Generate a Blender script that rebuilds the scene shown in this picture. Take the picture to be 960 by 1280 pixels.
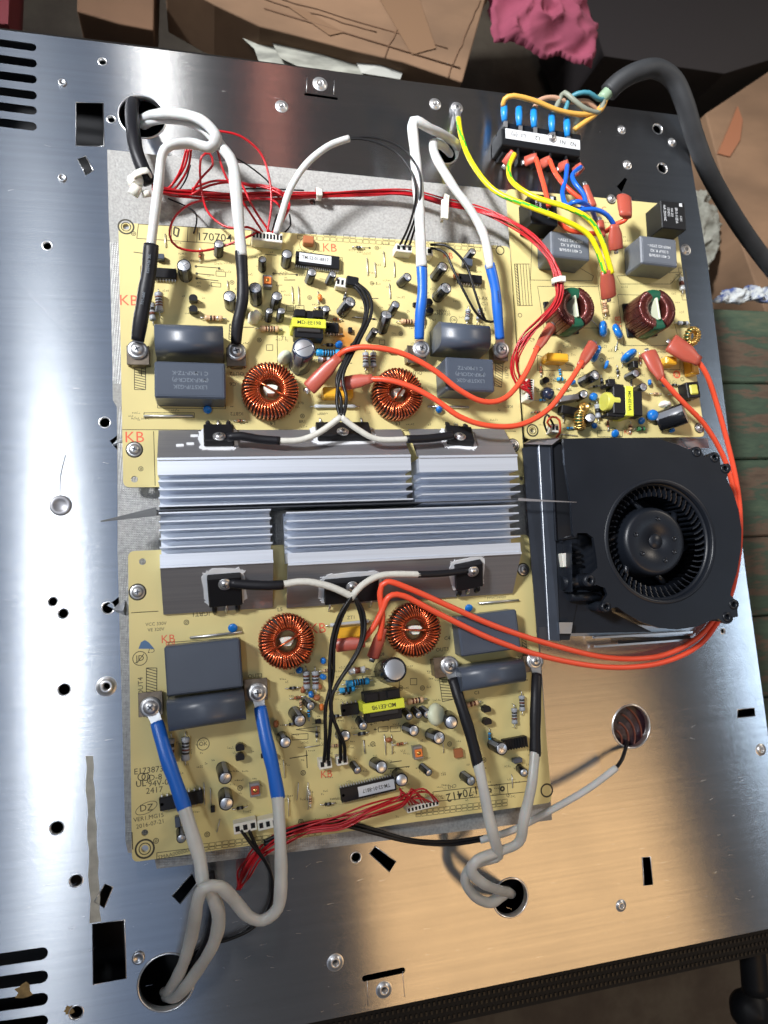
import bpy, math, random
from mathutils import Vector, Matrix, Euler, noise
random.seed(7)
for o in list(bpy.data.objects): bpy.data.objects.remove(o)
scene = bpy.context.scene
U = 0.001                                   # everything below is written in millimetres
# ------------------------------------------------------------------ camera
CP = Vector((44.226, -206.189, 412.431)); FPX = 885.0
CR = Euler((0.108906645, -0.236758735, -0.0579385933), 'XYZ')
CM = CR.to_matrix()
cam = bpy.data.objects.new('camera', bpy.data.cameras.new('camera'))
scene.collection.objects.link(cam)
cam.location = CP * U; cam.rotation_euler = CR
cam.data.sensor_fit = 'VERTICAL'; cam.data.sensor_height = 36.0
cam.data.lens = 36.0 * FPX / 1280.0
cam.data.clip_start = 0.01; cam.data.clip_end = 20
cam.data.dof.use_dof = True; cam.data.dof.focus_distance = 0.405; cam.data.dof.aperture_fstop = 9
scene.camera = cam
# ------------------------------------------------------------------ world, lamps, exposure
w = bpy.data.worlds.new('World'); scene.world = w; w.use_nodes = True
bg = w.node_tree.nodes['Background']
bg.inputs[0].default_value = (0.60, 0.63, 0.68, 1); bg.inputs[1].default_value = 0.11
def lamp(name, loc, target, size, power, col, shape='RECTANGLE', spread=180):
    l = bpy.data.lights.new(name, 'AREA'); l.shape = shape; l.size = size[0] * U; l.size_y = size[-1] * U
    l.energy = power; l.color = col; l.spread = math.radians(spread)
    o = bpy.data.objects.new(name, l); scene.collection.objects.link(o)
    o.location = Vector(loc) * U
    d = Vector(target) - Vector(loc); o.rotation_euler = d.to_track_quat('-Z', 'Y').to_euler()
    return o
DN = lambda x, y: (x, y, 0)
lamp('key_lamp', (-1150, 620, 1500), (190, 130, 0), (300, 300), 3.0, (0.97, 0.98, 1.0), 'ELLIPSE', 28)  # added to brighten the boards; narrow beam imitates shade over the lower board
lamp('ceiling_lamp', (-335, -240, 1500), DN(-335, -240), (50, 340), 2.3, (0.93, 0.97, 1.0), 'ELLIPSE')
lamp('roof_light', (-390, -200, 1500), DN(-390, -200), (720, 2900), 2.0, (0.35, 0.57, 1.0))
lamp('strip_lamp', (-62, 1260, 1500), DN(-62, 1260), (60, 420), 2.4, (1, 0.97, 0.92))
lamp('added_red_light', (255, 1180, 1500), DN(255, 1180), (60, 420), 0.32, (1, 0.36, 0.25))  # added source standing in for an unseen red object mirrored in the steel
lamp('window', (1420, -430, 1150), DN(1420, -430), (170, 420), 1.6, (0.62, 0.80, 1.0))
lamp('warm_lamp', (665, -830, 1000), DN(665, -830), (690, 400), 2.8, (1.0, 0.60, 0.26))
lamp('side_lamp', (1800, 620, 1000), (150, -150, 0), (300, 300), 7.5, (1.0, 0.88, 0.74), 'ELLIPSE')
vs = scene.view_settings; vs.view_transform = 'Standard'; vs.look = 'None'; vs.exposure = -0.05; vs.gamma = 1.0
# ------------------------------------------------------------------ helpers
def at(px, py, z=0.0):
    """point at height z (mm) that lies behind photo pixel px, py"""
    d = CM @ Vector(((px - 480) / FPX, -(py - 640) / FPX, -1.0))
    return CP + d * ((z - CP.z) / d.z)
def mmpx(z): return (CP.z - z) / FPX            # millimetres per photo pixel at height z
WO = {}
C = scene.collection
class G:
    """collects faces; build() links them as one mesh object"""
    def __init__(s, M=None): s.v = []; s.f = []; s.m = []; s.sm = []; s.M = M or Matrix(); s.mi = 0
    def add(s, vs, fs, smooth=False):
        b = len(s.v); s.v += [s.M @ Vector(p) for p in vs]
        for f in fs: s.f.append([b + i for i in f]); s.m.append(s.mi); s.sm.append(smooth)
        return s
    def box(s, c, d, R=None, ch=0.0):
        c = Vector(c); h = Vector(d) / 2; R = R or Matrix()
        if ch <= 0:
            vs = [c + R @ Vector((x * h.x, y * h.y, z * h.z)) for z in (-1, 1) for y in (-1, 1) for x in (-1, 1)]
            return s.add(vs, [(0, 2, 3, 1), (4, 5, 7, 6), (0, 1, 5, 4), (2, 6, 7, 3), (0, 4, 6, 2), (1, 3, 7, 5)])
        vs = []; idx = {}
        for x in (-1, 1):
            for y in (-1, 1):
                for z in (-1, 1):
                    for a in range(3):
                        q = [h.x * x, h.y * y, h.z * z]
                        for k in range(3):
                            if k != a: q[k] -= ch * (x, y, z)[k]
                        idx[(x, y, z, a)] = len(vs); vs.append(c + R @ Vector(q))
        fs = []
        for a in range(3):
            for sgn in (-1, 1):
                b, cc = (a + 1) % 3, (a + 2) % 3; L = []
                for p, q in ((-1, -1), (1, -1), (1, 1), (-1, 1)):
                    k = [0, 0, 0]; k[a] = sgn; k[b] = p; k[cc] = q; L.append(idx[(k[0], k[1], k[2], a)])
                fs.append(L if sgn > 0 else L[::-1])
            b, cc = (a + 1) % 3, (a + 2) % 3
            for p in (-1, 1):
                for q in (-1, 1):
                    L = []
                    for t, e in ((-1, b), (1, b), (1, cc), (-1, cc)):
                        k = [0, 0, 0]; k[a] = t; k[b] = p; k[cc] = q; L.append(idx[(k[0], k[1], k[2], e)])
                    fs.append(L if p * q < 0 else L[::-1])
        for x in (-1, 1):
            for y in (-1, 1):
                for z in (-1, 1):
                    L = [idx[(x, y, z, a)] for a in range(3)]; fs.append(L if x * y * z > 0 else L[::-1])
        return s.add(vs, fs)
    def lathe(s, prof, n=20, M=None, smooth=True, mats=None, cap=True):
        """prof: (r, z) pairs from bottom to top round local Z of M"""
        M = M or Matrix(); base = len(s.v); b0 = s.mi
        for r, z in prof:
            for i in range(n):
                a = 2 * math.pi * i / n; s.v.append(s.M @ (M @ Vector((r * math.cos(a), r * math.sin(a), z))))
        for k in range(len(prof) - 1):
            mi = mats[k] if mats else b0
            for i in range(n):
                s.f.append([base + k * n + i, base + k * n + (i + 1) % n, base + (k + 1) * n + (i + 1) % n, base + (k + 1) * n + i]); s.m.append(mi); s.sm.append(smooth)
        if cap and prof[0][0] > 0.001: s.f.append([base + i for i in range(n)][::-1]); s.m.append(mats[0] if mats else b0); s.sm.append(False)
        if cap and prof[-1][0] > 0.001: s.f.append([base + (len(prof) - 1) * n + i for i in range(n)]); s.m.append(mats[-1] if mats else b0); s.sm.append(False)
        return s
    def cyl(s, a, b, r, n=12, r2=None, smooth=True):
        a = Vector(a); b = Vector(b); d = b - a
        M = Matrix.Translation(a) @ d.to_track_quat('Z', 'Y').to_matrix().to_4x4()
        return s.lathe([(r, 0), (r2 if r2 is not None else r, d.length)], n, M, smooth)
    def tube(s, pts, r, n=8, closed=False, flat=1.0):
        pts = [Vector(p) for p in pts]; N = len(pts)
        rs = r if isinstance(r, (list, tuple)) else [r] * N
        T = []
        for i in range(N):
            a = pts[(i - 1) % N] if (i > 0 or closed) else pts[i]; b = pts[(i + 1) % N] if (i < N - 1 or closed) else pts[i]
            d = b - a; T.append(d.normalized() if d.length > 1e-9 else Vector((0, 0, 1)))
        up = Vector((0, 0, 1)) if abs(T[0].z) < 0.9 else Vector((1, 0, 0))
        nrm = T[0].cross(up).normalized(); vs = []
        for i in range(N):
            nrm = (nrm - T[i] * nrm.dot(T[i])).normalized(); bn = T[i].cross(nrm)
            for k in range(n):
                a = 2 * math.pi * k / n; vs.append(pts[i] + (nrm * math.cos(a) + bn * math.sin(a) * flat) * rs[i])
        fs = []
        for i in range(N if closed else N - 1):
            j = (i + 1) % N
            for k in range(n): fs.append((i * n + k, i * n + (k + 1) % n, j * n + (k + 1) % n, j * n + k))
        if not closed: fs.append(list(range(n))[::-1]); fs.append([(N - 1) * n + k for k in range(n)])
        return s.add(vs, fs, True)
    def prism(s, poly, z0, z1, top=True, smooth=False):
        n = len(poly); vs = [(p[0], p[1], z0) for p in poly] + [(p[0], p[1], z1) for p in poly]
        fs = [(i, (i + 1) % n, n + (i + 1) % n, n + i) for i in range(n)]
        s.add(vs, fs, smooth)
        b = len(s.v) - 2 * n
        if top:
            for L in ([b + n + i for i in range(n)], [b + i for i in range(n)][::-1]): s.f.append(L); s.m.append(s.mi); s.sm.append(False)
        return s
    def quad(s, a, b, c, d): return s.add([a, b, c, d], [(0, 1, 2, 3)])
    def mesh(s, other_verts, other_faces): return s.add(other_verts, other_faces)
    def build(s, name, mats, parent=None, origin=None, label=None, cat=None, group=None, kind=None, clear=False):
        if not isinstance(mats, (list, tuple)): mats = [mats]
        if origin is None:
            xs = [p.x for p in s.v]; ys = [p.y for p in s.v]; zs = [p.z for p in s.v]
            origin = Vector(((min(xs) + max(xs)) / 2, (min(ys) + max(ys)) / 2, min(zs)))
        origin = Vector(origin)
        me = bpy.data.meshes.new(name)
        me.from_pydata([(p - origin) * U for p in s.v], [], s.f)
        for m in mats: me.materials.append(m)
        me.polygons.foreach_set('material_index', s.m); me.polygons.foreach_set('use_smooth', s.sm); me.update()
        return link(name, me, origin, parent, label, cat, group, kind)
def link(name, data, origin, parent=None, label=None, cat=None, group=None, kind=None):
    o = bpy.data.objects.new(name, data); C.objects.link(o); WO[o.name] = Vector(origin)
    po = WO[parent.name] if parent else Vector((0, 0, 0)); o.parent = parent
    o.location = (Vector(origin) - po) * U
    if label: o['label'] = label
    if cat: o['category'] = cat
    if group: o['group'] = group
    if kind: o['kind'] = kind
    return o
def thing(name, origin, label, cat, group=None): return link(name, None, origin, None, label, cat, group)
def spline(P, step=4):
    P = [Vector(p) for p in P]; out = []
    for i in range(len(P) - 1):
        p0 = P[max(i - 1, 0)]; p1 = P[i]; p2 = P[i + 1]; p3 = P[min(i + 2, len(P) - 1)]
        n = max(2, int((p2 - p1).length / step))
        for k in range(n):
            t = k / n
            out.append(0.5 * ((2 * p1) + (p2 - p0) * t + (2 * p0 - 5 * p1 + 4 * p2 - p3) * t * t + (3 * p1 - p0 - 3 * p2 + p3) * t ** 3))
    out.append(P[-1]); return out
def pp(L): return [at(*q) for q in L]
def sheet(outlines, z_top, thick):
    """flat plate with holes: outlines = list of closed xy loops (first the outer); returns verts, faces"""
    cu = bpy.data.curves.new('tmp', 'CURVE'); cu.dimensions = '2D'; cu.fill_mode = 'BOTH'; cu.extrude = thick / 2
    for L in outlines:
        sp = cu.splines.new('POLY'); sp.points.add(len(L) - 1)
        for i, p in enumerate(L): sp.points[i].co = (p[0], p[1], 0, 1)
        sp.use_cyclic_u = True
    ob = bpy.data.objects.new('tmp', cu); me = ob.to_mesh()
    vs = [(v.co.x, v.co.y, v.co.z + z_top - thick / 2) for v in me.vertices]; fs = [tuple(p.vertices) for p in me.polygons]
    ob.to_mesh_clear(); bpy.data.objects.remove(ob); bpy.data.curves.remove(cu)
    return vs, fs
def words(g, s, c, size, ang=0, M=None, sx=1.0, bold=0.0):
    """lettering as flat faces centred on c (mm), ang degrees, into g (optionally on the plane of M)"""
    cu = bpy.data.curves.new('tmp', 'FONT'); cu.body = s; cu.size = size; cu.align_x = 'CENTER'; cu.align_y = 'CENTER'
    cu.resolution_u = 2; cu.offset = bold
    ob = bpy.data.objects.new('tmp', cu); me = ob.to_mesh()
    A = (M or Matrix()) @ Matrix.Translation(Vector(c)) @ Matrix.Rotation(math.radians(ang), 4, 'Z') @ Matrix.Diagonal((sx, 1, 1, 1))
    g.add([A @ v.co for v in me.vertices], [tuple(p.vertices) for p in me.polygons])
    ob.to_mesh_clear(); bpy.data.objects.remove(ob); bpy.data.curves.remove(cu)
def circle(c, r, n=28, e=1.0, a0=0): return [(c[0] + r * math.cos(a0 + 2 * math.pi * i / n), c[1] + r * e * math.sin(a0 + 2 * math.pi * i / n)) for i in range(n)]
def rrect(x0, y0, x1, y1, r, n=5):
    out = []
    for cx, cy, a in ((x1 - r, y1 - r, 0), (x0 + r, y1 - r, 90), (x0 + r, y0 + r, 180), (x1 - r, y0 + r, 270)):
        for k in range(n + 1):
            t = math.radians(a + 90 * k / n); out.append((cx + r * math.cos(t), cy + r * math.sin(t)))
    return out
# ------------------------------------------------------------------ materials
MT = {}
def mat(name, col, rough=0.5, metal=0.0, bump=0.0, bscale=800, var=0.0, vscale=60, coat=0.0, aniso=0.0, tangent=None,
        stretch=(1, 1, 1), rvar=0.0, col2=None, trans=0.0, sss=0.0, alpha=1.0, spec=0.5, detail=3):
    m = bpy.data.materials.new(name); m.use_nodes = True; nt = m.node_tree; N = nt.nodes; Lk = nt.links
    b = N['Principled BSDF']
    b.inputs['Roughness'].default_value = rough; b.inputs['Metallic'].default_value = metal
    b.inputs['Base Color'].default_value = (*col, 1); b.inputs['Coat Weight'].default_value = coat
    b.inputs['Specular IOR Level'].default_value = spec
    b.inputs['Transmission Weight'].default_value = trans
    if sss: b.inputs['Subsurface Weight'].default_value = sss; b.inputs['Subsurface Scale'].default_value = 0.002
    tc = N.new('ShaderNodeNewGeometry'); mp = N.new('ShaderNodeMapping'); mp.inputs['Scale'].default_value = stretch
    Lk.new(tc.outputs['Position'], mp.inputs[0])
    if var or col2:
        n = N.new('ShaderNodeTexNoise'); n.inputs['Scale'].default_value = vscale; n.inputs['Detail'].default_value = 5
        Lk.new(mp.outputs[0], n.inputs['Vector'])
        r = N.new('ShaderNodeValToRGB'); r.color_ramp.elements[0].position = 0.32; r.color_ramp.elements[1].position = 0.68
        c2 = col2 or tuple(c * (1 - var) for c in col)
        r.color_ramp.elements[0].color = (*c2, 1); r.color_ramp.elements[1].color = (*[min(1, c * (1 + var * 0.5)) for c in col], 1)
        Lk.new(n.outputs['Fac'], r.inputs[0]); Lk.new(r.outputs[0], b.inputs['Base Color'])
    if rvar:
        n = N.new('ShaderNodeTexNoise'); n.inputs['Scale'].default_value = 28; n.inputs['Detail'].default_value = 6
        Lk.new(tc.outputs['Position'], n.inputs['Vector'])
        q = N.new('ShaderNodeMapRange'); q.inputs[1].default_value = 0.15; q.inputs[2].default_value = 0.85
        q.inputs[3].default_value = rough - rvar; q.inputs[4].default_value = rough + rvar
        Lk.new(n.outputs['Fac'], q.inputs[0]); Lk.new(q.outputs[0], b.inputs['Roughness'])
    if bump:
        n = N.new('ShaderNodeTexNoise'); n.inputs['Scale'].default_value = bscale; n.inputs['Detail'].default_value = detail
        Lk.new(mp.outputs[0], n.inputs['Vector'])
        q = N.new('ShaderNodeBump'); q.inputs['Strength'].default_value = bump; q.inputs['Distance'].default_value = 0.0003
        Lk.new(n.outputs['Fac'], q.inputs['Height']); Lk.new(q.outputs[0], b.inputs['Normal'])
    if aniso:
        b.inputs['Anisotropic'].default_value = aniso
        if tangent:
            c = N.new('ShaderNodeCombineXYZ')
            for i in range(3): c.inputs[i].default_value = tangent[i]
            Lk.new(c.outputs[0], b.inputs['Tangent'])
    MT[name] = m; return m
steel = mat('brushed_steel', (0.62, 0.63, 0.65), 0.26, 1.0, 0.10, 260, 0.06, 60, aniso=1.0, tangent=(0, 1, 0), stretch=(0.06, 6, 1), rvar=0.018)
steel_raw = mat('galvanised_steel', (0.55, 0.57, 0.60), 0.34, 1.0, 0.15, 300, 0.15, 90, rvar=0.06)
tin = mat('tinned_metal', (0.70, 0.70, 0.70), 0.36, 0.9, 0.15, 900)
term_m = mat('terminal_bronze', (0.22, 0.18, 0.14), 0.4, 0.8, 0.2, 500, 0.3, 200)
dark_steel = mat('dark_steel', (0.10, 0.11, 0.13), 0.4, 0.8)
bright = mat('cut_steel_edge', (0.80, 0.81, 0.82), 0.3, 1.0)
alu = mat('extruded_aluminium', (0.74, 0.79, 0.88), 0.46, 0.62, 0.12, 500, 0.06, 200, stretch=(0.04, 4, 4))
alu_dull = mat('dull_aluminium', (0.34, 0.34, 0.36), 0.45, 0.7, 0.12, 500, 0.08, 200, stretch=(0.05, 4, 4))
can = mat('capacitor_can_top', (0.74, 0.76, 0.80), 0.33, 0.85, 0.05, 500)
pcb = mat('circuit_board_yellow', (0.67, 0.57, 0.25), 0.42, 0, 0.05, 1200, 0.07, 18, coat=0.15)
pcb_edge = mat('circuit_board_edge', (0.40, 0.31, 0.12), 0.7)
silk = mat('print_black', (0.04, 0.035, 0.02), 0.6)
silk_red = mat('print_red', (0.75, 0.12, 0.06), 0.6)
white_print = mat('print_white', (0.62, 0.64, 0.66), 0.6)
grey_print = mat('print_grey', (0.17, 0.20, 0.24), 0.6)
sheet_m = mat('woven_insulation', (0.36, 0.355, 0.34), 0.6, 0.0, 0.9, 900, 0.22, 700, spec=0.6)
blackp = mat('black_plastic', (0.007, 0.008, 0.010), 0.5, 0, 0.1, 900, spec=0.25)
fan_m = mat('blower_plastic', (0.009, 0.0115, 0.017), 0.38, 0, 0.10, 1500, 0.10, 50, rvar=0.05, spec=0.4)
icm = mat('chip_epoxy', (0.010, 0.010, 0.012), 0.42, 0, 0.1, 1500, spec=0.3)
sleeve_b = mat('capacitor_sleeve', (0.010, 0.011, 0.014), 0.26, 0, coat=0.08, spec=0.35)
sleeve_n = mat('capacitor_sleeve_blue', (0.016, 0.024, 0.05), 0.25, 0, coat=0.4)
stripe_m = mat('sleeve_stripe', (0.16, 0.17, 0.19), 0.35)
greycap = mat('grey_film_case', (0.065, 0.080, 0.110), 0.36, 0, 0.08, 900, 0.06, 60)
x2cap = mat('suppression_case', (0.11, 0.125, 0.15), 0.42, 0, 0.08, 900, 0.06, 60)
yellowc = mat('yellow_film_case', (0.80, 0.42, 0.03), 0.35, 0, coat=0.2)
tape = mat('yellow_tape', (0.70, 0.74, 0.06), 0.35, 0, 0.05, 400)
tape_w = mat('winding_tape', (0.62, 0.60, 0.10), 0.35)
copper = mat('enamelled_copper', (0.56, 0.115, 0.04), 0.25, 0.85, coat=0.4, var=0.25, vscale=120)
copper_d = mat('dark_enamelled_copper', (0.11, 0.022, 0.018), 0.3, 0.6, coat=0.5)
brass = mat('brass_wire', (0.70, 0.45, 0.14), 0.28, 0.95)
ferrite = mat('ferrite_core', (0.02, 0.018, 0.018), 0.6)
green_core = mat('green_core', (0.008, 0.085, 0.045), 0.4)
glue = mat('white_glue', (0.78, 0.78, 0.70), 0.35, 0, 0.3, 200, sss=0.2)
paste = mat('thermal_paste', (0.75, 0.77, 0.80), 0.6, 0, 0.6, 300)
creamd = mat('cream_disc', (0.66, 0.70, 0.52), 0.4)
whitep = mat('white_nylon', (0.74, 0.72, 0.64), 0.45, 0, sss=0.1)
sil_w = mat('white_silicone_sleeve', (0.60, 0.61, 0.60), 0.36, 0, 0.45, 260, 0.16, 40, sss=0.15)
sil_g = mat('shaded_silicone_sleeve', (0.54, 0.54, 0.51), 0.34, 0, 0.45, 260, 0.22, 40, sss=0.15)  # white sleeve copy: grey translucency and warm shade put into the colour
hs_black = mat('black_heat_shrink', (0.010, 0.010, 0.013), 0.45, 0, 0.4, 300, spec=0.3)
hs_blue = mat('blue_heat_shrink', (0.012, 0.12, 0.52), 0.38, 0, 0.25, 250)
spade_blue = mat('blue_vinyl', (0.01, 0.22, 0.62), 0.35)
blue_bead = mat('blue_epoxy', (0.01, 0.17, 0.58), 0.25, coat=0.4)
boot_red = mat('red_brown_vinyl', (0.42, 0.085, 0.055), 0.36, 0, 0.1, 200, sss=0.1)
wire_or = mat('orange_red_silicone', (0.80, 0.085, 0.035), 0.38, 0, sss=0.05)
wire_rd = mat('red_wire', (0.46, 0.008, 0.015), 0.32)
wire_bl = mat('blue_wire', (0.01, 0.12, 0.62), 0.32)
wire_bk = mat('black_wire', (0.008, 0.008, 0.009), 0.38, spec=0.3)
wire_gy = mat('grey_green_wire', (0.22, 0.24, 0.19), 0.5)
wire_tl = mat('teal_wire', (0.04, 0.20, 0.26), 0.5)
wire_tn = mat('tan_wire', (0.45, 0.27, 0.18), 0.5)
wire_oc = mat('ochre_wire', (0.66, 0.36, 0.07), 0.45)
wire_wh = mat('white_fibreglass_sleeve', (0.62, 0.61, 0.55), 0.55, 0, 0.4, 700, 0.1, 300)
rubber = mat('black_rubber_sheath', (0.025, 0.027, 0.03), 0.6, 0, 0.3, 250, 0.2, 60)
tanr = mat('tan_resistor', (0.62, 0.40, 0.22), 0.4)
greyr = mat('grey_resistor', (0.33, 0.35, 0.38), 0.4)
bluer = mat('blue_resistor', (0.02, 0.30, 0.62), 0.35, coat=0.3)
brownb = mat('brown_band', (0.12, 0.03, 0.015), 0.4)
blackb = mat('black_band', (0.02, 0.02, 0.02), 0.4)
orange_t = mat('orange_trimmer', (0.85, 0.22, 0.04), 0.4)
brown_c = mat('brown_ceramic', (0.38, 0.13, 0.05), 0.45)
greenr = mat('green_body', (0.05, 0.22, 0.08), 0.4)
glass_w = mat('pale_glass_tube', (0.55, 0.58, 0.60), 0.15, 0.2, coat=0.5)
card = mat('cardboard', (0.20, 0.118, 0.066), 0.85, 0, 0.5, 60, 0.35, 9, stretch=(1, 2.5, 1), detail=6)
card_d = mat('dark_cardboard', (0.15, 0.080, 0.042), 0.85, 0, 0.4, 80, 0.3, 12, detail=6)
inside = mat('dark_inside', (0.008, 0.009, 0.012), 0.5)  # bottom glass, also the shade inside blower outlet and duct slot
cloth_m = mat('crimson_cloth', (0.27, 0.055, 0.095), 0.95, 0, 0.5, 300, 0.2, 30)
paper_m = mat('newspaper', (0.34, 0.34, 0.29), 0.8, 0, 0.3, 60, 0.5, 40, stretch=(1, 4, 1))
paper_w = mat('white_paper', (0.42, 0.42, 0.38), 0.8)
mesh_m = mat('black_perforated_skirt', (0.018, 0.017, 0.016), 0.45, 0.4)
# worn green bench paint, rough floor: two-noise mixes
def mix_mat(name, cols, scale, stretch=(1, 1, 1), rough=0.7, bump=0.4):
    m = bpy.data.materials.new(name); m.use_nodes = True; nt = m.node_tree; N = nt.nodes; L = nt.links; b = N['Principled BSDF']
    g = N.new('ShaderNodeNewGeometry'); mp = N.new('ShaderNodeMapping'); mp.inputs['Scale'].default_value = stretch
    L.new(g.outputs['Position'], mp.inputs[0])
    n = N.new('ShaderNodeTexNoise'); n.inputs['Scale'].default_value = scale; n.inputs['Detail'].default_value = 9; n.inputs['Roughness'].default_value = 0.68
    L.new(mp.outputs[0], n.inputs['Vector'])
    r = N.new('ShaderNodeValToRGB'); e = r.color_ramp.elements
    while len(e) < len(cols): e.new(0.5)
    for i, (p, c) in enumerate(cols): e[i].position = p; e[i].color = (*c, 1)
    L.new(n.outputs['Fac'], r.inputs[0]); L.new(r.outputs[0], b.inputs['Base Color'])
    q = N.new('ShaderNodeBump'); q.inputs['Strength'].default_value = bump; q.inputs['Distance'].default_value = 0.001
    L.new(n.outputs['Fac'], q.inputs['Height']); L.new(q.outputs[0], b.inputs['Normal']); b.inputs['Roughness'].default_value = rough
    return m
bench_m = mix_mat('worn_green_paint', [(0.34, (0.05, 0.032, 0.02)), (0.44, (0.085, 0.055, 0.035)), (0.50, (0.026, 0.048, 0.030)), (0.60, (0.042, 0.070, 0.042)), (0.68, (0.07, 0.085, 0.05)), (0.78, (0.12, 0.07, 0.04))], 13, (1, 4.5, 1), bump=0.8)
floor_m = mix_mat('dirty_floor', [(0.3, (0.035, 0.024, 0.017)), (0.47, (0.062, 0.047, 0.033)), (0.56, (0.085, 0.07, 0.05)), (0.64, (0.05, 0.035, 0.025)), (0.8, (0.09, 0.035, 0.02))], 7)
debris_m = mix_mat('pale_debris', [(0.35, (0.08, 0.07, 0.05)), (0.5, (0.20, 0.20, 0.165)), (0.7, (0.32, 0.31, 0.27))], 40)
mica_m = mix_mat('coil_disc', [(0.44, (0.01, 0.006, 0.01)), (0.49, (0.05, 0.03, 0.035)), (0.52, (0.02, 0.008, 0.012)), (0.6, (0.03, 0.012, 0.018))], 60, rough=0.3)
# insulation weave
def weave(m, s=900):
    nt = m.node_tree; N = nt.nodes; L = nt.links; b = N['Principled BSDF']
    g = N.new('ShaderNodeNewGeometry'); h = []
    for rot in (0.0, 1.5708):
        mp = N.new('ShaderNodeMapping'); mp.inputs['Rotation'].default_value = (0, 0, rot + 0.1); L.new(g.outputs['Position'], mp.inputs[0])
        wv = N.new('ShaderNodeTexWave'); wv.inputs['Scale'].default_value = s / 6.28 * 1.7; wv.inputs['Distortion'].default_value = 0.6
        L.new(mp.outputs[0], wv.inputs['Vector']); h.append(wv)
    mm = N.new('ShaderNodeMath'); mm.operation = 'MULTIPLY'; L.new(h[0].outputs['Fac'], mm.inputs[0]); L.new(h[1].outputs['Fac'], mm.inputs[1])
    q = N.new('ShaderNodeBump'); q.inputs['Strength'].default_value = 0.45; q.inputs['Distance'].default_value = 0.0003
    L.new(mm.outputs[0], q.inputs['Height']); L.new(q.outputs[0], b.inputs['Normal'])
weave_m = mat('woven_glass_cloth', (0.38, 0.38, 0.37), 0.4, 0.35, 0, 900, 0.25, 500, spec=0.8); weave(weave_m)
def heat_stain(m, c, r):
    """scorch marks baked into the board: radial brown stain round a point, broken up by noise"""
    nt = m.node_tree; N = nt.nodes; L = nt.links; b = N['Principled BSDF']
    src = b.inputs['Base Color'].links[0].from_socket
    g = N.new('ShaderNodeNewGeometry'); d = N.new('ShaderNodeVectorMath'); d.operation = 'DISTANCE'
    d.inputs[1].default_value = (c[0] * U, c[1] * U, c[2] * U); L.new(g.outputs['Position'], d.inputs[0])
    n = N.new('ShaderNodeTexNoise'); n.inputs['Scale'].default_value = 90; L.new(g.outputs['Position'], n.inputs['Vector'])
    a = N.new('ShaderNodeMath'); a.operation = 'MULTIPLY_ADD'; a.inputs[1].default_value = r * U * 1.1; L.new(n.outputs['Fac'], a.inputs[0]); L.new(d.outputs['Value'], a.inputs[2])
    q = N.new('ShaderNodeMapRange'); q.interpolation_type = 'SMOOTHSTEP'; q.inputs[1].default_value = r * U * 1.6; q.inputs[2].default_value = r * U * 0.6
    L.new(a.outputs[0], q.inputs[0])
    mx = N.new('ShaderNodeMix'); mx.data_type = 'RGBA'; L.new(q.outputs[0], mx.inputs[0]); L.new(src, mx.inputs[6]); mx.inputs[7].default_value = (0.50, 0.20, 0.03, 1)
    L.new(mx.outputs[2], b.inputs['Base Color'])
ZB = 13.6
heat_stain(pcb, at(428, 424, ZB), 17)
# ------------------------------------------------------------------ the steel tray with its punched holes
R0 = 412.4 / FPX
def hole_c(px, py, rpx, n=24): c = at(px, py); return circle((c.x, c.y), rpx * R0, n)
def hole_q(*q): return [tuple(at(*p)[:2]) for p in q]
def slot(x0, y0, x1, y1, wpx):
    a = at(x0, y0); b = at(x1, y1); d = (b - a).normalized(); n = Vector((-d.y, d.x, 0)); r = wpx * R0 / 2; out = []
    t0 = math.atan2(d.y, d.x)
    for c, s0 in ((b, -90), (a, 90)):
        for k in range(9):
            t = t0 + math.radians(s0 + 180 * k / 8); out.append((c.x + r * math.cos(t), c.y + r * math.sin(t)))
    return out
small_holes = [(128, 77, 4.5), (139, 149, 4.5), (59, 307, 5), (131, 528, 6), (130, 527, 0), (79, 767, 5.5), (135, 760, 6.5), (80, 862, 6.5), (71, 1035, 7), (95, 1101, 6.5),
               (95, 1266, 7), (445, 1072, 6), (822, 161, 8), (828, 210, 8), (904, 789, 3.6), (162, 662, 5), (66, 752, 5)]
small_holes = [h for h in small_holes if h[2] > 0]
big_holes = [(178, 146, 28), (208, 1228, 30), (638, 1122, 23), (789, 908, 28), (556, 188, 19)]
nuts = [(352, 133, 6), (400, 105, 7), (544, 130, 6), (777, 162, 5), (784, 206, 5), (840, 178, 5), (133, 858, 8), (419, 1203, 7), (480, 1237, 7), (776, 1132, 5.5), (951, 937, 6), (857, 312, 6)]
X0 = -135.0; YT = 117.3; YB = -444.5
outer = [(X0, YB), (404, YB), (401, -314), (397, -212), (395, -123), (392.4, 5), (385, YT - 3.6), (382, YT - 3.2), (24, YT), (-63, YT + 0.6), (X0, YT + 0.6)]
loops = [outer]
loops += [hole_c(*h) for h in small_holes] + [hole_c(x, y, r, 44) for x, y, r in big_holes] + [hole_c(x, y, r * 0.55, 16) for x, y, r in nuts]
quads = [((95, 128), (129, 129), (130, 183), (95, 182)), ((97, 199), (107, 195), (117, 213), (107, 219)),
         ((115.6, 1155), (155.7, 1150), (157.6, 1223), (116.5, 1230.7)), ((131, 1105), (141, 1109), (130, 1135), (118, 1127)),
         ((240, 1092), (246, 1104), (225, 1130), (215, 1120)), ((469, 1058), (495, 1077), (487, 1090), (462, 1067)),
         ((803, 1072), (813, 1071), (816, 1106), (805, 1107)), ((922, 887), (943, 885), (944, 895), (922, 897)),
         ((381, 116), (422, 122), (422, 125), (380, 119)), ((137, 551), (151, 541), (170, 556), (151, 568)), ((134, 757), (158, 739), (166, 757), (160, 770)),
         ((771, 233), (781, 222), (784, 224), (777, 240))]
loops += [hole_q(*q) for q in quads]
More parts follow.
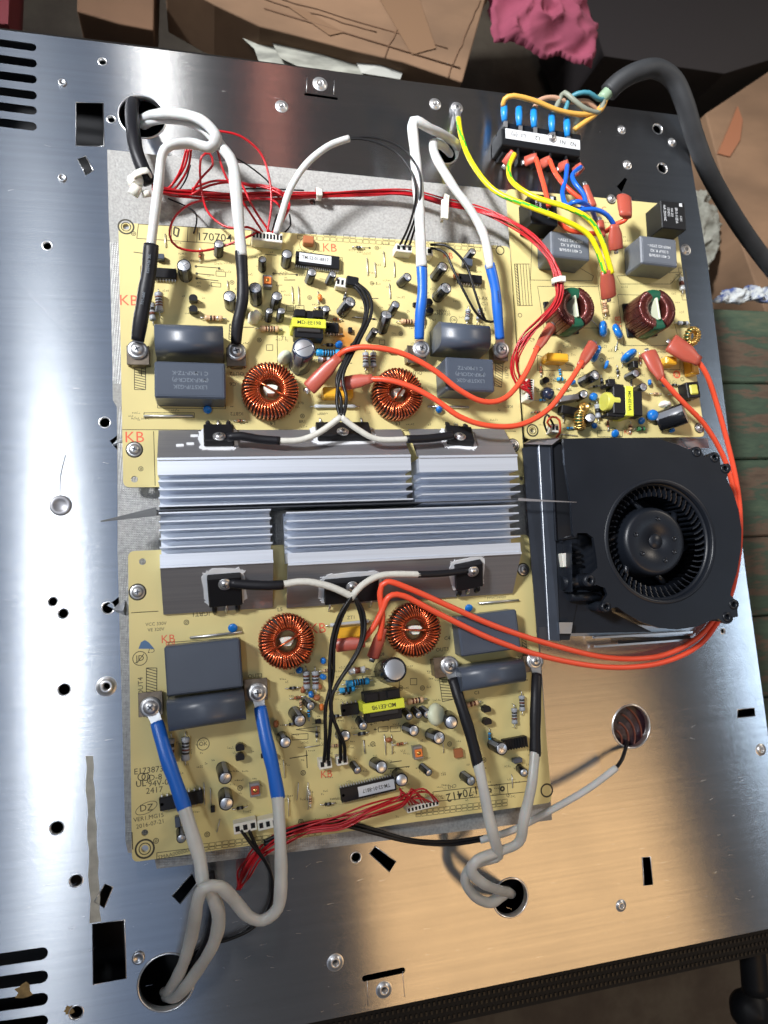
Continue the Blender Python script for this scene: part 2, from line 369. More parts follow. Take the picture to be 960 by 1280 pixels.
for y0, y1, w_ in ((53, 59, 10), (73, 79, 11), (94, 99, 11), (114, 119, 11), (133, 138, 11), (153, 158, 11)): loops.append(slot(-70, y0 - 9, 40, y1, w_))
for y0, y1 in ((1213, 1192), (1241, 1221), (1269, 1249), (1297, 1277)): loops.append(slot(-90, y0, 52, y1, 13))
loops.append(slot(456, 1223, 503, 1213, 7))
tray = thing('steel_tray', (130, -160, -50), 'large brushed stainless steel base plate with punched holes and vent slots, carrying all the electronics', 'steel tray')
vs_, fs_ = sheet(loops, 0.0, 1.0)
G().mesh(vs_, fs_).build('top_plate', steel, tray)
g = G()                                                 # folded side walls below the plate
for a, b in zip(outer, outer[1:] + outer[:1]):
    a = Vector((*a, 0)); b = Vector((*b, 0)); d = (b - a)
    if d.length < 6: continue
    n = Vector((d.y, -d.x, 0)).normalized()
    for q in ((a, b, 0.0),):
        g.add([a + Vector((0, 0, -1.2)) - n * 0.4, b + Vector((0, 0, -1.2)) - n * 0.4, b + Vector((0, 0, -44)) - n * 0.4, a + Vector((0, 0, -44)) - n * 0.4], [(0, 1, 2, 3)])
g.build('side_wall', dark_steel, tray)
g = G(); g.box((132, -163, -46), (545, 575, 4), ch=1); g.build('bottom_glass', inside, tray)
# perforated skirt that sticks out round the tray: rim strips with rows of bumps
def skirt(name, pts_in, pts_out, z):
    g = G(); n = len(pts_in)
    for i in range(n - 1): g.add([(*pts_in[i], z), (*pts_in[i + 1], z), (*pts_out[i + 1], z - 6), (*pts_out[i], z - 6)], [(0, 1, 2, 3)])
    for i in range(n - 1): g.add([(*pts_out[i], z - 6), (*pts_out[i + 1], z - 6), (*pts_out[i + 1], z - 30), (*pts_out[i], z - 30)], [(0, 1, 2, 3)])
    return g.build(name, mesh_m, tray)
skirt('perforated_skirt', [(X0, YB + 4), (406, YB + 4)], [(X0, YB - 24), (428, YB - 22)], -6)
skirt('perforated_skirt', [(403, YB), (396, -212), (394, -120)], [(414, YB), (403, -212), (398, -120)], -5)
skirt('rim_gasket', [(X0, YT), (24, YT - .6), (386, YT - 4)], [(X0, YT + 9), (24, YT + 8.4), (389, YT + 2)], -3)
skirt('rim_gasket', [(384, YT - 3), (391, 5), (393, -120)], [(389.5, YT + 2), (398, 5), (400, -120)], -3)
g = G()
for i in range(150):                                    # studs of the perforation
    for j in range(4):
        g.box((-60 + i * 3.1 + (j % 2) * 1.5, YB - 3 - j * 5.2, -7.5 - j * 1.2), (1.3, 2.0, 1.4))
for i in range(95):
    for j in range(2):
        g.box((404.8 + j * 4 - (i * 3.3) * 0.018, YB + 6 + i * 3.3, -7 - j * 2.4), (1.7, 1.3, 1.4))
g.build('perforation', mesh_m, tray, kind='stuff')
for x, y, r in big_holes:                               # pressed collar round each cable hole
    c = at(x, y); rr = r * R0
    G().lathe([(rr - 0.3, -4), (rr - 0.2, 0.3), (rr + 0.25, 0.6), (rr + 0.6, 0.4), (rr + 0.9, 0.02)], 44, Matrix.Translation(c), cap=False).build('hole_collar', bright, tray)
for x, y, r in small_holes:
    c = at(x, y); rr = r * R0
    G().lathe([(rr - 0.25, -2), (rr - 0.12, 0.03), (rr + 0.25, 0.12), (rr + 0.5, 0.02)], 20, Matrix.Translation(c), cap=False).build('hole_edge', bright, tray)
for x, y, r in nuts:
    c = at(x, y); rr = r * R0
    G().lathe([(rr * 0.5, -6), (rr * 0.5, 0.9), (rr * 0.66, 1.1), (rr * 0.95, 0.9), (rr * 1.05, 0.2), (rr * 1.45, 0.02)], 20, Matrix.Translation(c), cap=False).build('press_nut', tin, tray)
for q in quads[:3] + quads[3:8]:                        # bright burred edges of the square cut-outs
    P = [at(*p, 0.12) for p in q]
    G().tube(P, 0.28, 5, True).build('cut_edge', bright, tray)
for x, y, r in ((76, 632, 12), (78, 223, 5), (78, 104, 5), (173, 1197, 7)):
    c = at(x, y); rr = r * R0
    G().lathe([(rr, 0), (rr, 0.8), (rr * 0.9, 1.2), (rr * 0.62, 1.2), (rr * 0.55, 0.9), (0, 0.9)], 28, Matrix.Translation(c)).build('hole_plug', alu_dull if r > 10 else steel_raw, tray)
for q in (((384, 97), (418, 100), (417, 118), (383, 115)), ((459, 1225), (503, 1214), (506, 1246), (460, 1257))):      # pressed tab outlines
    P = [at(*p, 0.05) for p in q]
    G().tube([P[0], P[3]], 0.16, 4).build('pressed_crease', bright, tray); G().tube([P[1], P[2]], 0.16, 4).build('pressed_crease', bright, tray)
# bent spring tabs that lift out of the tray at the edge of the boards
for q, h in ((((140, 556), (152, 544), (168, 556)), 8), (((158, 745), (140, 762), (158, 772)), 8)):
    P = [at(*p, 1) for p in q]; T = at(q[1][0] + 14, q[1][1] + 2, h)
    G().add([P[0], P[1], P[2], T, P[0] + Vector((0, 0, -.8)), P[2] + Vector((0, 0, -.8))], [(0, 1, 3), (1, 2, 3), (0, 3, 2), (4, 5, 1)]).build('bent_tab', steel_raw, tray)
# adhesive tape strip left on the plate
a, b, c2, d = at(107, 945, .08), at(116, 945, .08), at(126, 1152, .08), at(113, 1154, .08)
g = G(); n = 14
for i in range(n + 1):
    t = i / n; j = 0.5 * math.sin(i * 1.7); g.v += [a.lerp(d, t) + Vector((j, 0, 0)), b.lerp(c2, t) + Vector((0.4 * math.sin(i * 2.3), 0, 0))]
for i in range(n): g.f.append([2 * i, 2 * i + 1, 2 * i + 3, 2 * i + 2]); g.m.append(0); g.sm.append(False)
g.build('adhesive_strip', mat('old_adhesive', (0.50, 0.50, 0.44), 0.5, 0, 0.4, 300, 0.2, 200), None, label='long pale strip of dried adhesive above the square hole in the steel plate', cat='tape')
# dried grime on the left plate
rust = mat('rust_grime', (0.34, 0.24, 0.10), 0.8, 0, 0.3, 400, 0.4, 300)
for (x, y, r) in ((86, 1263, 6), (30, 1240, 9)):
    c = at(x, y, 0.06); P = [c + Vector((math.cos(t / 14 * 6.283), math.sin(t / 14 * 6.283), 0)) * r * R0 * (0.6 + 0.6 * random.random()) for t in range(14)]
    G().add(P, [tuple(range(14))]).build('dried_glue_spot', rust, tray)
# scratches and specks on the plate
g = G()
for i in range(150):
    x = random.uniform(-60, 395); y = random.uniform(-440, -345) if random.random() < .6 else random.uniform(-440, 110)
    a = Vector((x, y, 0.03)); an = random.gauss(0, 0.25); L_ = random.uniform(.5, 4); d = Vector((math.cos(an), math.sin(an), 0)) * L_; n = Vector((0, 0.06, 0))
    g.quad(a - n, a + d - n * .3, a + d + n * .3, a + n)
for q in (((75, 690), (78, 600), (81, 570)),):
    pass
g.build('scratch', bright, tray, kind='stuff')
hair = spline([at(75, 622, .3), at(75, 600, .5), at(78, 583, .5), at(82, 569, .3)], 2)
G().tube(hair, 0.16, 5).build('hair', blackb, None, label='single dark hair lying above the grey round plug on the left of the steel plate', cat='hair')
# the coil disc that shows through the right cable hole and clutter under the vent slots
c = at(789, 908, -9)
coil = G().lathe([(0, 0), (17, 0), (17, 2), (0, 2)], 32, Matrix.Translation(c), smooth=False).build('induction_coil', mica_m, tray)
for k in range(5):
    q = c + Vector((-16 + k * .5, -7 + k, 2.4)); G().tube([q + Vector(((7 + k * 4.4) * math.cos(t), (7 + k * 4.4) * math.sin(t), 0)) for t in [math.radians(-50 + i * 7) for i in range(17)]], .7, 6).build('coil_turn', brownb, coil)
# ------------------------------------------------------------------ insulation sheet under the boards
ins_out = [at(*q, 2.6) for q in ((134, 187), (300, 204), (634, 238), (640, 300), (655, 560), (668, 700), (690, 1025), (196, 1086), (192, 1068), (160, 1066), (157, 1052), (154, 870), (147, 690), (147, 620), (146, 508), (141, 500), (139, 330), (136, 275))]
vs_, fs_ = sheet([[(p.x, p.y) for p in ins_out], hole_c(390, 255, 4, 14), hole_c(162, 662, 5, 16)], 2.6, 1.4)
G().mesh(vs_, fs_).build('insulation_sheet', sheet_m, None, label='grey fibre insulation sheet lying on the steel plate under the two yellow boards', cat='insulation')
g = G()
for q in (((137, 303), (150, 303), (152, 480), (141, 480)), ((148, 508), (200, 508), (200, 1052), (157, 1052), (147, 690)), ((165, 610), (200, 610), (200, 690), (165, 690)), ((196, 1060), (420, 1030), (424, 1054), (200, 1084)), ((330, 640), (362, 640), (362, 684), (332, 684))):
    g.v += [Vector((p.x, p.y, 2.72 + 0.012 * len(g.f))) for p in [at(*k, 2.72) for k in q]]
    g.f.append(list(range(len(g.v) - len(q), len(g.v)))); g.m.append(0); g.sm.append(False)
g.build('glass_cloth', weave_m, None, label='shiny woven glass cloth sheet showing round the left edges of the yellow boards', cat='glass cloth')
# ------------------------------------------------------------------ surroundings
g = G(); g.box((200, 0, -320), (5000, 5000, 10)); g.build('workshop_floor', floor_m, None, kind='structure')
# worn green bench right of the tray, in planks
bench = thing('green_bench', at(910, 640, -110), 'worn green painted wooden bench top right of the steel plate', 'bench')
yy = at(880, 385, -60).y
for i in range(6):
    y1 = yy - i * 62; g = G(); g.box((560, y1 - 30.6, -70 + random.uniform(-.5, .5)), (360, 61, 20), ch=1.2); g.build('plank', bench_m, bench)
g = G(); g.box((560, yy - 160, -190), (30, 40, 219)); g.build('leg', bench_m, bench)
def slab(name, q, z, t, m, label, cat, folds=(), group=None):
    """a cardboard box or panel: outline given by its top corners seen in the photograph, real thickness t"""
    P = [at(*k, z) for k in q]; g = G(); g.prism([(p.x, p.y) for p in P], z - t, z)
    root = g.build(name, m, None, label=label, cat=cat, group=group)
    for a, b in folds:
        A = at(*a, z + 0.6); B = at(*b, z + 0.6); G().tube([A, B], 0.7, 5).build('flap_edge', card_d, root)
    return root
slab('cardboard_box', ((205, -160), (700, -160), (612, -20), (578, 103), (505, 78), (440, 63), (380, 47), (325, 33), (268, 6), (205, -30)), -130, 60, card, 'big brown cardboard box lying behind the top edge of the steel plate', 'box', (((330, 10), (575, 85)),), 'cardboard boxes')
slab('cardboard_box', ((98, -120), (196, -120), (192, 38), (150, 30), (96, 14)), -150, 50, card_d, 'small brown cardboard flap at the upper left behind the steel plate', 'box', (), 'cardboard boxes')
slab('cardboard_box', ((882, 142), (1080, 10), (1180, 420), (960, 398), (925, 300)), -150, 70, card, 'brown cardboard box right of the thick black cable with torn tape', 'box', (), 'cardboard boxes')
P = [at(*k, -149) for k in ((897, 192), (912, 158), (922, 133), (928, 150), (925, 175), (912, 196))]
G().prism([(p.x, p.y) for p in P], -149.8, -148.6).build('torn_tape', mat('brown_tape', (0.30, 0.12, 0.06), 0.3), bpy.data.objects['cardboard_box.002'])
# crumpled things
def crumple(name, q, z, h, m, label, cat, n=26, seed=1, jag=0.12, sc_=9):
    rnd = random.Random(seed); P = [at(*k, z) for k in q]; c = sum(P, Vector()) / len(P); g = G(); K = len(P)
    def edge(t):
        t = (t % 1) * K; i = int(t); return P[i % K].lerp(P[(i + 1) % K], t - i)
    rings = 22; ns = 96; ph = [rnd.uniform(0, 6.28) for _ in range(12)]
    for r in range(rings + 1):
        for k in range(ns):
            f = r / rings; p = c.lerp(edge(k / ns), f * (1 + 0.03 * math.sin(k * 1.9 + ph[0])))
            q = Vector((p.x / sc_ / 1.6 + seed * 7.3, p.y / sc_ / 1.6, 0.0)); q += noise.noise_vector(q * .8) * .9
            zz = (1 - abs(noise.noise(q)) * 2.6) * .62 + (1 - abs(noise.noise(q * 2.3 + Vector((3, 1, 0)))) * 2) * .18 + noise.noise(q * 6) * .015
            p = p + noise.noise_vector(q * 1.3) * 3.2 * f
            g.v.append(Vector((p.x, p.y, z + h * zz * (1 - f ** 4 * 0.75) + (0 if r < rings else -h * .3))))
    for r in range(rings):
        for k in range(ns):
            g.f.append([r * ns + k, r * ns + (k + 1) % ns, (r + 1) * ns + (k + 1) % ns, (r + 1) * ns + k][::-1]); g.m.append(0); g.sm.append(True)
    return g.build(name, m, None, label=label, cat=cat)
crumple('cloth', ((612, -10), (650, -30), (722, -20), (748, 28), (742, 82), (722, 74), (702, 62), (682, 66), (655, 55), (618, 44)), -140, 20, cloth_m, 'crumpled crimson cloth lying behind the steel plate', 'cloth', sc_=20, seed=12)
for nm, q, z, lb, ct, folds in (('newspaper', ((268, 14), (330, 30), (420, 50), (428, 66), (372, 84), (330, 92), (318, 60)), -150, 'creased grey newspaper sticking out from under the cardboard box', 'newspaper', (((286, 30), (380, 74)), ((330, 40), (356, 90)))),
        ('newspaper', ((330, 36), (430, 55), (460, 70), (452, 100), (400, 96), (350, 74)), -146, 'pale crumpled newspaper strip between cardboard box and steel plate', 'newspaper', (((350, 52), (452, 80)), ((398, 50), (404, 92)))),
        ('paper_sheet', ((440, 66), (508, 79), (500, 100), (452, 92)), -142, 'small flat sheet of white paper between the cardboard box and the steel plate', 'paper', ())):
    P = [at(*k, z) for k in q]; c_ = sum(P, Vector()) / len(P); g = G(); n = len(P); P = [p + Vector((0, 0, noise.noise(p * .05) * 6)) for p in P]
    g.add(P + [p - Vector((0, 0, .4)) for p in P] + [c_ + Vector((0, 0, 3)), c_ + Vector((0, 0, 2.6))], [(i, (i + 1) % n, 2 * n) for i in range(n)] + [((i + 1) % n + n, i + n, 2 * n + 1) for i in range(n)] + [(i, i + n, (i + 1) % n + n, (i + 1) % n) for i in range(n)])
    o = g.build(nm, paper_m if nm == 'newspaper' else paper_w, None, label=lb, cat=ct)
crumple('dust_clump', ((868, 240), (890, 236), (905, 262), (908, 290), (892, 320), (880, 345), (876, 320), (872, 280)), -180, 20, debris_m, 'grey white clump of plaster dust right of the steel plate', 'debris', seed=9)
crumple('rag', ((892, 376), (905, 362), (960, 358), (1010, 362), (1010, 376), (960, 378)), -66, 9, mix_mat('striped_rag', [(0.42, (0.05, 0.08, 0.22)), (0.5, (0.5, 0.52, 0.5)), (0.6, (0.3, 0.34, 0.4))], 34), 'blue and white rag at the far edge of the green bench', 'rag', seed=10)
g = G(); P = [at(*k, -150) for k in ((-60, -60), (14, -60), (10, 30), (-60, 26))]; g.prism([(p.x, p.y) for p in P], -190, -150)
g.build('red_box', mat('dark_red_plastic', (0.16, 0.012, 0.02), 0.5), None, label='dark red plastic box cut off by the top left corner', cat='box')
g = G(); P = [at(*k, -200) for k in ((752, -60), (1010, -60), (1010, 60), (905, 92), (755, 70), (742, 25), (726, -10))]; g.prism([(p.x, p.y) for p in P], -300, -200)
g.build('black_crate', mat('black_crate', (0.014, 0.011, 0.012), 0.6), None, label='dark crate behind the top right corner of the steel plate', cat='crate')
# thing at the lower right: black handle with a ball joint
hd = thing('tool_handle', at(945, 1220, -100), 'black tool handle with round knob below the right end of the steel plate', 'tool')
G().tube(spline([at(936, 1150, -60), at(941, 1200, -60), at(944, 1240, -60)], 6), 9, 20).build('shaft', blackp, hd)
G().lathe([(0, -14), (9, -12), (14, -5), (15, 2), (11, 9), (0, 13)], 24, Matrix.Translation(at(938, 1262, -75))).build('knob', blackp, hd)

# ------------------------------------------------------------------ component builders (each is a part of the board it is soldered to)
ZT = lambda z: (CP.z - z) / FPX
def axisM(a, b):
    d = Vector(b) - Vector(a); return Matrix.Translation(Vector(a)) @ d.to_track_quat('Z', 'Y').to_matrix().to_4x4()
def spin(c, deg): return Matrix.Translation(Vector(c)) @ Matrix.Rotation(math.radians(deg), 4, 'Z')
def ecap(par, top, base, rpx, mark='x', h=None, m=None, label=None, name='electrolytic_capacitor'):
    r = rpx * ZT(ZB + 9) * 0.98; h = h or max(6.5, r * 2 * 1.75); B = at(*base, ZB); T = at(*top, ZB + h); M = axisM(B, T); H = (T - B).length
    g = G(); g.lathe([(r * .96, 0), (r, .4), (r, 1.0), (r * .94, 1.3), (r, 1.7), (r, H - .5), (r * .95, H), (r * .84, H + .02), (r * .82, H - .15)], 28, M, mats=[0] * 8)
    for i in range(len(g.f)):                               # printed polarity stripe down the sleeve
        k = i % 28
        if i < 28 * 6 and i >= 28 and k in (3, 4, 5): g.m[i] = 1
    o = g.build(name, [m or sleeve_b, stripe_m], par, label=label)
    g = G(); g.lathe([(r * .83, 0), (r * .80, .08), (0, .08)], 24, M @ Matrix.Translation((0, 0, H - .12)))
    g.build('can_top', can, o)
    if mark:
        g = G(); a0 = random.uniform(0, 90)
        for a in ((a0, a0 + 90) if mark == 'x' else (a0,)):
            g.box((0, 0, 0), (r * 1.35, max(.16, r * .055), .05), (M @ Matrix.Translation((0, 0, H)) @ Matrix.Rotation(math.radians(a), 4, 'Z')).to_3x3())
            for i in range(8): g.v[-8 + i] += M @ Vector((0, 0, H))
        g.build('score_shade_bars', dark_steel, o, kind='stuff')  # dark bars stand in for shade in the scored grooves
    return o
def lead(g, a, b, z): g.tube([(a.x, a.y, ZB - .5), (a.x, a.y, z - .4), (a.x + (b.x - a.x) * .15, a.y + (b.y - a.y) * .15, z), (b.x, b.y, z)], .3, 6)
def resistor(par, c, ang, Lpx, dpx, m, bands, lift=0.6, up=None, name='resistor', label=None):
    """axial part: centre pixel, angle, body length and diameter in pixels, band materials"""
    z = ZB + dpx * ZT(ZB) / 2 + lift; sc = ZT(z); r = dpx * sc / 2; L_ = Lpx * sc; P = at(*c, z)
    d = Vector((math.cos(math.radians(ang)), math.sin(math.radians(ang)), 0)); M = axisM(P - d * L_ / 2, P + d * L_ / 2)
    ms = [m] + list(dict.fromkeys(bands)); prof = [(r * .35, 0), (r * .8, .12), (r, .4), (r, L_ * .16)]; mi = [0, 0, 0]
    prof.append((r * .88, L_ * .24)); mi.append(0); z0 = .26; n = len(bands)
    for i, b in enumerate(bands):
        s0 = .26 + (.56 / n) * i
        prof += [(r * .88, L_ * (s0 + .56 / n * .2)), (r * .885, L_ * (s0 + .56 / n * .2)), (r * .885, L_ * (s0 + .56 / n * .75)), (r * .88, L_ * (s0 + .56 / n * .75))]
        mi += [0, ms.index(b), ms.index(b), 0]
    prof += [(r * .88, L_ * .80), (r, L_ * .86), (r, L_ - .4), (r * .8, L_ - .12), (r * .35, L_)]; mi += [0] * 5
    o = G().lathe(prof, 16, M, mats=mi).build(name, ms, par, label=label)
    for s in (-1, 1):
        g = G(); e = P + d * s * (L_ / 2 + 2.2); lead(g, e, P + d * s * L_ / 2 * .95, z); g.build('lead', tin, o)
    return o
def disc(par, c, ang, dpx, m, tilt=0.0, name='disc_capacitor', h=None, th=2.2, label=None):
    """upright epoxy disc on two leads; ang is the direction of its flat side seen from above, tilt leans it"""
    r = dpx * ZT(ZB + 6) / 2; P = at(*c, ZB + r * .8 + .8)
    R = Matrix.Translation(P) @ Matrix.Rotation(math.radians(ang), 4, 'Z') @ Matrix.Rotation(math.radians(90 - tilt), 4, 'X')
    o = G().lathe([(0, -th / 2), (r * .6, -th / 2), (r * .88, -th * .36), (r, 0), (r * .88, th * .36), (r * .6, th / 2), (0, th / 2)], 24, R).build(name, m, par, label=label)
    for s in (-1, 1):
        p = R @ Vector((s * r * .5, -r * .7, 0)); G().tube([p, (p.x, p.y, ZB - .4)], .3, 6).build('lead', tin, o)
    return o
def box_part(par, c, wpx, hpx, ang, h, m, name, z0=None, ch=0.3, at_top=True, label=None):
    """boxy part whose TOP face centre is at pixel c; returns object and the matrix of its top face"""
    z0 = ZB if z0 is None else z0; zt = z0 + h; T = at(*c, zt); s = ZT(zt)
    M = spin((T.x, T.y, z0), ang); g = G(M); g.box((0, 0, h / 2), (wpx * s, hpx * s, h), ch=ch)
    return g.build(name, m, par, label=label), M @ Matrix.Translation((0, 0, h)), wpx * s, hpx * s
def dip(par, c, wpx, hpx, ang, n, h=3.4, label=None):
    o, M, W, H = box_part(par, c, wpx, hpx, ang, h, icm, 'integrated_circuit', z0=ZB + .5, ch=.35, label=label)
    for s in (-1, 1):
        for i in range(n):
            x = -W / 2 + W * (i + .5) / n; g = G(M)
            g.add([(x - .3, s * H / 2, -1.6), (x + .3, s * H / 2, -1.6), (x + .3, s * (H / 2 + .9), -2.0), (x - .3, s * (H / 2 + .9), -2.0), (x + .3, s * (H / 2 + 1.0), -4), (x - .3, s * (H / 2 + 1.0), -4)], [(0, 1, 2, 3), (3, 2, 4, 5)])
            g.build('pin', tin, o)
    G(M).lathe([(.8, .012), (0, .012)], 12, Matrix.Translation((-W / 2 + 1.3, 0, 0))).build('notch', blackp, o)
    return o, M, W, H
def to92(par, c, ang=0):
    P = at(*c, ZB + 4.5); M = spin((P.x, P.y, ZB + 1), ang); L_ = [(2.4 * math.cos(t), 2.4 * math.sin(t)) for t in [math.radians(-35 + 250 * i / 12) for i in range(13)]]
    o = G(M).prism(L_, 0, 4.2).build('transistor', icm, par)
    for x in (-1.2, 0, 1.2): G(M).tube([(x, 0, 0), (x, 0, -1.5)], .25, 5).build('lead', tin, o)
def film(par, c, wpx, dpx, ang, h, m, rnd=0, txt=None, tm=None, label=None, tang=180, tsz=3.0):
    zt = ZB + h; T = at(*c, zt); s = ZT(zt); W = wpx * s; D = dpx * s; M = spin((T.x, T.y, ZB), ang); g = G(M)
    if rnd: # oval dipped body: stadium section along its length
        q_ = min(D * .36, h * .4); prof = [(-D / 2, 0), (D / 2, 0)] + [(D / 2 - q_ + q_ * math.cos(t), h - q_ + q_ * math.sin(t)) for t in [math.pi / 2 * k / 6 for k in range(7)]] + [(-D / 2 + q_ + q_ * math.cos(t), h - q_ + q_ * math.sin(t)) for t in [math.pi / 2 + math.pi / 2 * k / 6 for k in range(7)]]
        n = len(prof); g.v += [M @ Vector((-W / 2, y, z)) for y, z in prof] + [M @ Vector((W / 2, y, z)) for y, z in prof]
        for i in range(n): g.f.append([i, (i + 1) % n, n + (i + 1) % n, n + i]); g.m.append(0); g.sm.append(True)
        g.f.append(list(range(n))[::-1]); g.f.append([n + i for i in range(n)]); g.m += [0, 0]; g.sm += [False, False]
    else: g.box((0, 0, h / 2), (W, D, h), ch=.9)
    o = g.build('film_capacitor', m, par, label=label)
    if not rnd: G(M).box((0, 0, h + .02), (W - 3, D - 3, .25), ch=.1).build('case_recess', m, o)
    if txt:
        g = G(); k = len(txt)
        for i, t in enumerate(txt): words(g, t, (W * .06 * (1 if tang == 180 else -1) * 0, (i - (k - 1) / 2) * tsz * 1.25 * (1 if tang == 180 else -1), h + .18), tsz, tang, M, bold=.02)
        g.build('printed_marking', tm or grey_print, o, kind='stuff')
    return o
def toroid(par, c, rpx, hole=0.42, h=13, turns=44, m=copper, core=ferrite, rot=None, fill=True, r=.62, label=None, sky=0, gaps=(), name='toroid_inductor'):
    zt = ZB + h; T = at(*c, zt - 1); R = rpx * ZT(zt - 2); ri = R * hole; M = spin((T.x, T.y, ZB + .6), 0) if rot is None else rot
    h = h - 1.2; o = G(M).lathe([(ri + .9, .9), (R - 1, .9), (R - .9, h - .9), (ri + 1, h - .9), (ri + .9, .9)], 36, cap=False).build(name, core, par, label=label)
    g = G(M); rr = r
    for i in range(turns):
        a = 2 * math.pi * (i + .5) / turns
        if any(lo < math.degrees(a) % 360 < hi for lo, hi in gaps): continue
        j = random.uniform(-.02, .02); loop = []
        for (q, z, sk) in ((ri + .3, h * .5, 0), (ri + .35, h - 1.4, .0), (ri + 1.0, h - .55, .02), (ri + 2.2, h - .1, .04), ((ri + R) / 2, h + .15, .07), (R - 2, h - .1, .10), (R - .8, h - .6, .12), (R - .25, h - 1.6, .13), (R - .15, h * .5, .13), (R - .25, 1.4, .13), (R - 1.2, .4, .11), ((ri + R) / 2, .2, .06), (ri + 1, .4, .0), (ri + .35, 1.4, .0)):
            t = a + sk * 1.2 + j; loop.append((q * math.cos(t), q * math.sin(t), z))
        g.tube(loop, rr, 5, True)
    g.build('winding', m, o, kind='stuff')
    if fill:
        g = G(M); b = [(ri * .55 * (1 + .25 * math.sin(3 * t)) * math.cos(t), ri * .5 * (1 + .2 * math.cos(2 * t)) * math.sin(t)) for t in [i / 16 * 6.283 for i in range(16)]]
        g.prism(b, h * .4, h - .8); g.build('glue_blob', glue, o)
        e = 40 if fill is True else fill
        g = G(M); cc, ss = math.cos(math.radians(e)), math.sin(math.radians(e))
        g.tube([(-ri * 1.5 * cc, -ri * 1.5 * ss, h + .7), (0, 0, h + .3), (ri * 1.6 * cc, ri * 1.6 * ss, h + .9)], .6, 6).build('cross_wire', copper, o)
    return o
def screw(par, P, r, n=None, washer=True, name='screw'):
    """pan head screw with a dark cross for its recess shade and washers standing on point P with normal n"""
    n = Vector(n or (0, 0, 1)).normalized(); M = Matrix.Translation(P) @ n.to_track_quat('Z', 'Y').to_matrix().to_4x4() @ Matrix.Rotation(random.uniform(0, 1.5), 4, 'Z')
    g = G(M)
    o = g.lathe([(r * .60, .3), (r * .62, 1.1), (r * .57, 1.6), (r * .42, 1.85), (0, 1.95)], 20).build(name, tin, par)
    if washer:
        G(M).lathe([(r * .6, .02), (r, .02), (r, .62), (r * .96, .72), (r * .55, .72)], 28, cap=False).build('washer', tin, o)
        G(M).lathe([(r * .5, .72), (r * .78, .74), (r * .78, 1.2), (r * .5, 1.3)], 24, cap=False).build('lock_washer', alu_dull, o)
    g = G(M)
    for a in (0, 90): g.box((0, 0, 1.86), (r * .72, r * .15, .26), Matrix.Rotation(math.radians(a), 3, 'Z'))
    g.build('recess_shade_bars', dark_steel, o, kind='stuff')  # raised dark bars, shade of the recess given as colour
    return o
def header(par, c, wpx, hpx, ang, pins, h=8, label=None):
    o, M, W, H = box_part(par, c, wpx, hpx, ang, h, whitep, 'connector_header', ch=.3, label=label)
    for i in range(pins):
        x = -W / 2 + W * (i + .5) / pins
        G(M).box((x, 0, .05), (W / pins * .55, H * .5, .3)).build('contact', blackp, o)
    return o
def terminal(par, c, wpx, hpx, ang, lug=True, r=4.6, scr=None):
    """bent metal screw terminal"""
    zt = ZB + 7; T = at(*c, zt); s = ZT(zt); W = wpx * s; H = hpx * s; M = spin((T.x, T.y, ZB), ang)
    g = G(M); g.box((0, 0, 6.6), (W, H, .8), ch=.2)
    o = g.build('screw_terminal', term_m, par)
    for x in (-W / 2 + .4, W / 2 - .4): G(M).box((x, 0, 3.1), (.8, H * .8, 6.2)).build('terminal_leg', term_m, o)
    G(M).box((0, -H / 2 + .6, 3), (W * .6, .8, 6)).build('terminal_leg', term_m, o)
    P = at(*(scr or c), ZB + 8.2); screw(o, P, r)
    return o
def glob(par, c, rpx, z, m=glue, h=4, name='glue_blob', seed=0, ex=1.3):
    rnd = random.Random(seed); P = at(*c, z); r = rpx * ZT(z); g = G(spin(P, rnd.uniform(0, 90))); k = 16; prof = []
    for j in range(6):
        f = j / 5; q = math.cos(f * 1.5)
        for i in range(k):
            t = i / k * 6.283; q2 = r * q * (1 + .22 * math.sin(2 * t + seed) + .12 * math.sin(5 * t + seed * 2)); g.v.append(g.M @ Vector((q2 * math.cos(t) * ex, q2 * math.sin(t), h * math.sin(f * 1.5))))
    for j in range(5):
        for i in range(k): g.f.append([j * k + i, j * k + (i + 1) % k, (j + 1) * k + (i + 1) % k, (j + 1) * k + i]); g.m.append(0); g.sm.append(True)
    g.f.append([5 * k + i for i in range(k)]); g.m.append(0); g.sm.append(True)
    return g.build(name, m, par)
class Print:
    """flat silk print of one board: lines, rings and lettering given in photo pixels"""
    def __init__(s, z=ZB): s.g = G(); s.z = z + .03
    def line(s, a, b, w=.8):
        A = at(*a, s.z); B = at(*b, s.z); d = (B - A)
        if d.length < 1e-6: return
        n = Vector((-d.y, d.x, 0)).normalized() * w * .235; s.g.quad(A - n, B - n, B + n, A + n)
    def rect(s, *q, w=.8):
        for a, b in zip(q, q[1:] + q[:1]): s.line(a, b, w)
    def ring(s, c, r, w=1.0, n=26):
        P = at(*c, s.z); r *= ZT(s.z); w *= .235; b = len(s.g.v)
        for i in range(n):
            t = i / n * 6.283185; s.g.v += [P + Vector((math.cos(t) * (r - w), math.sin(t) * (r - w), 0)), P + Vector((math.cos(t) * (r + w), math.sin(t) * (r + w), 0))]
        for i in range(n): j = (i + 1) % n; s.g.f.append([b + 2 * i, b + 2 * i + 1, b + 2 * j + 1, b + 2 * j]); s.g.m.append(0); s.g.sm.append(False)
    def text(s, t, c, px, ang=0, bold=0): P = at(*c, s.z); words(s.g, t, P, px * ZT(s.z) * 1.35, ang, bold=bold)
    def hatch(s, a, b, c, d, n):
        s.rect(a, b, c, d); L = lambda p, q, t: (p[0] + (q[0] - p[0]) * t, p[1] + (q[1] - p[1]) * t)
        for i in range(n): s.line(L(a, d, (i + .1) / n), L(b, c, min(1, (i + 1.1) / n)))
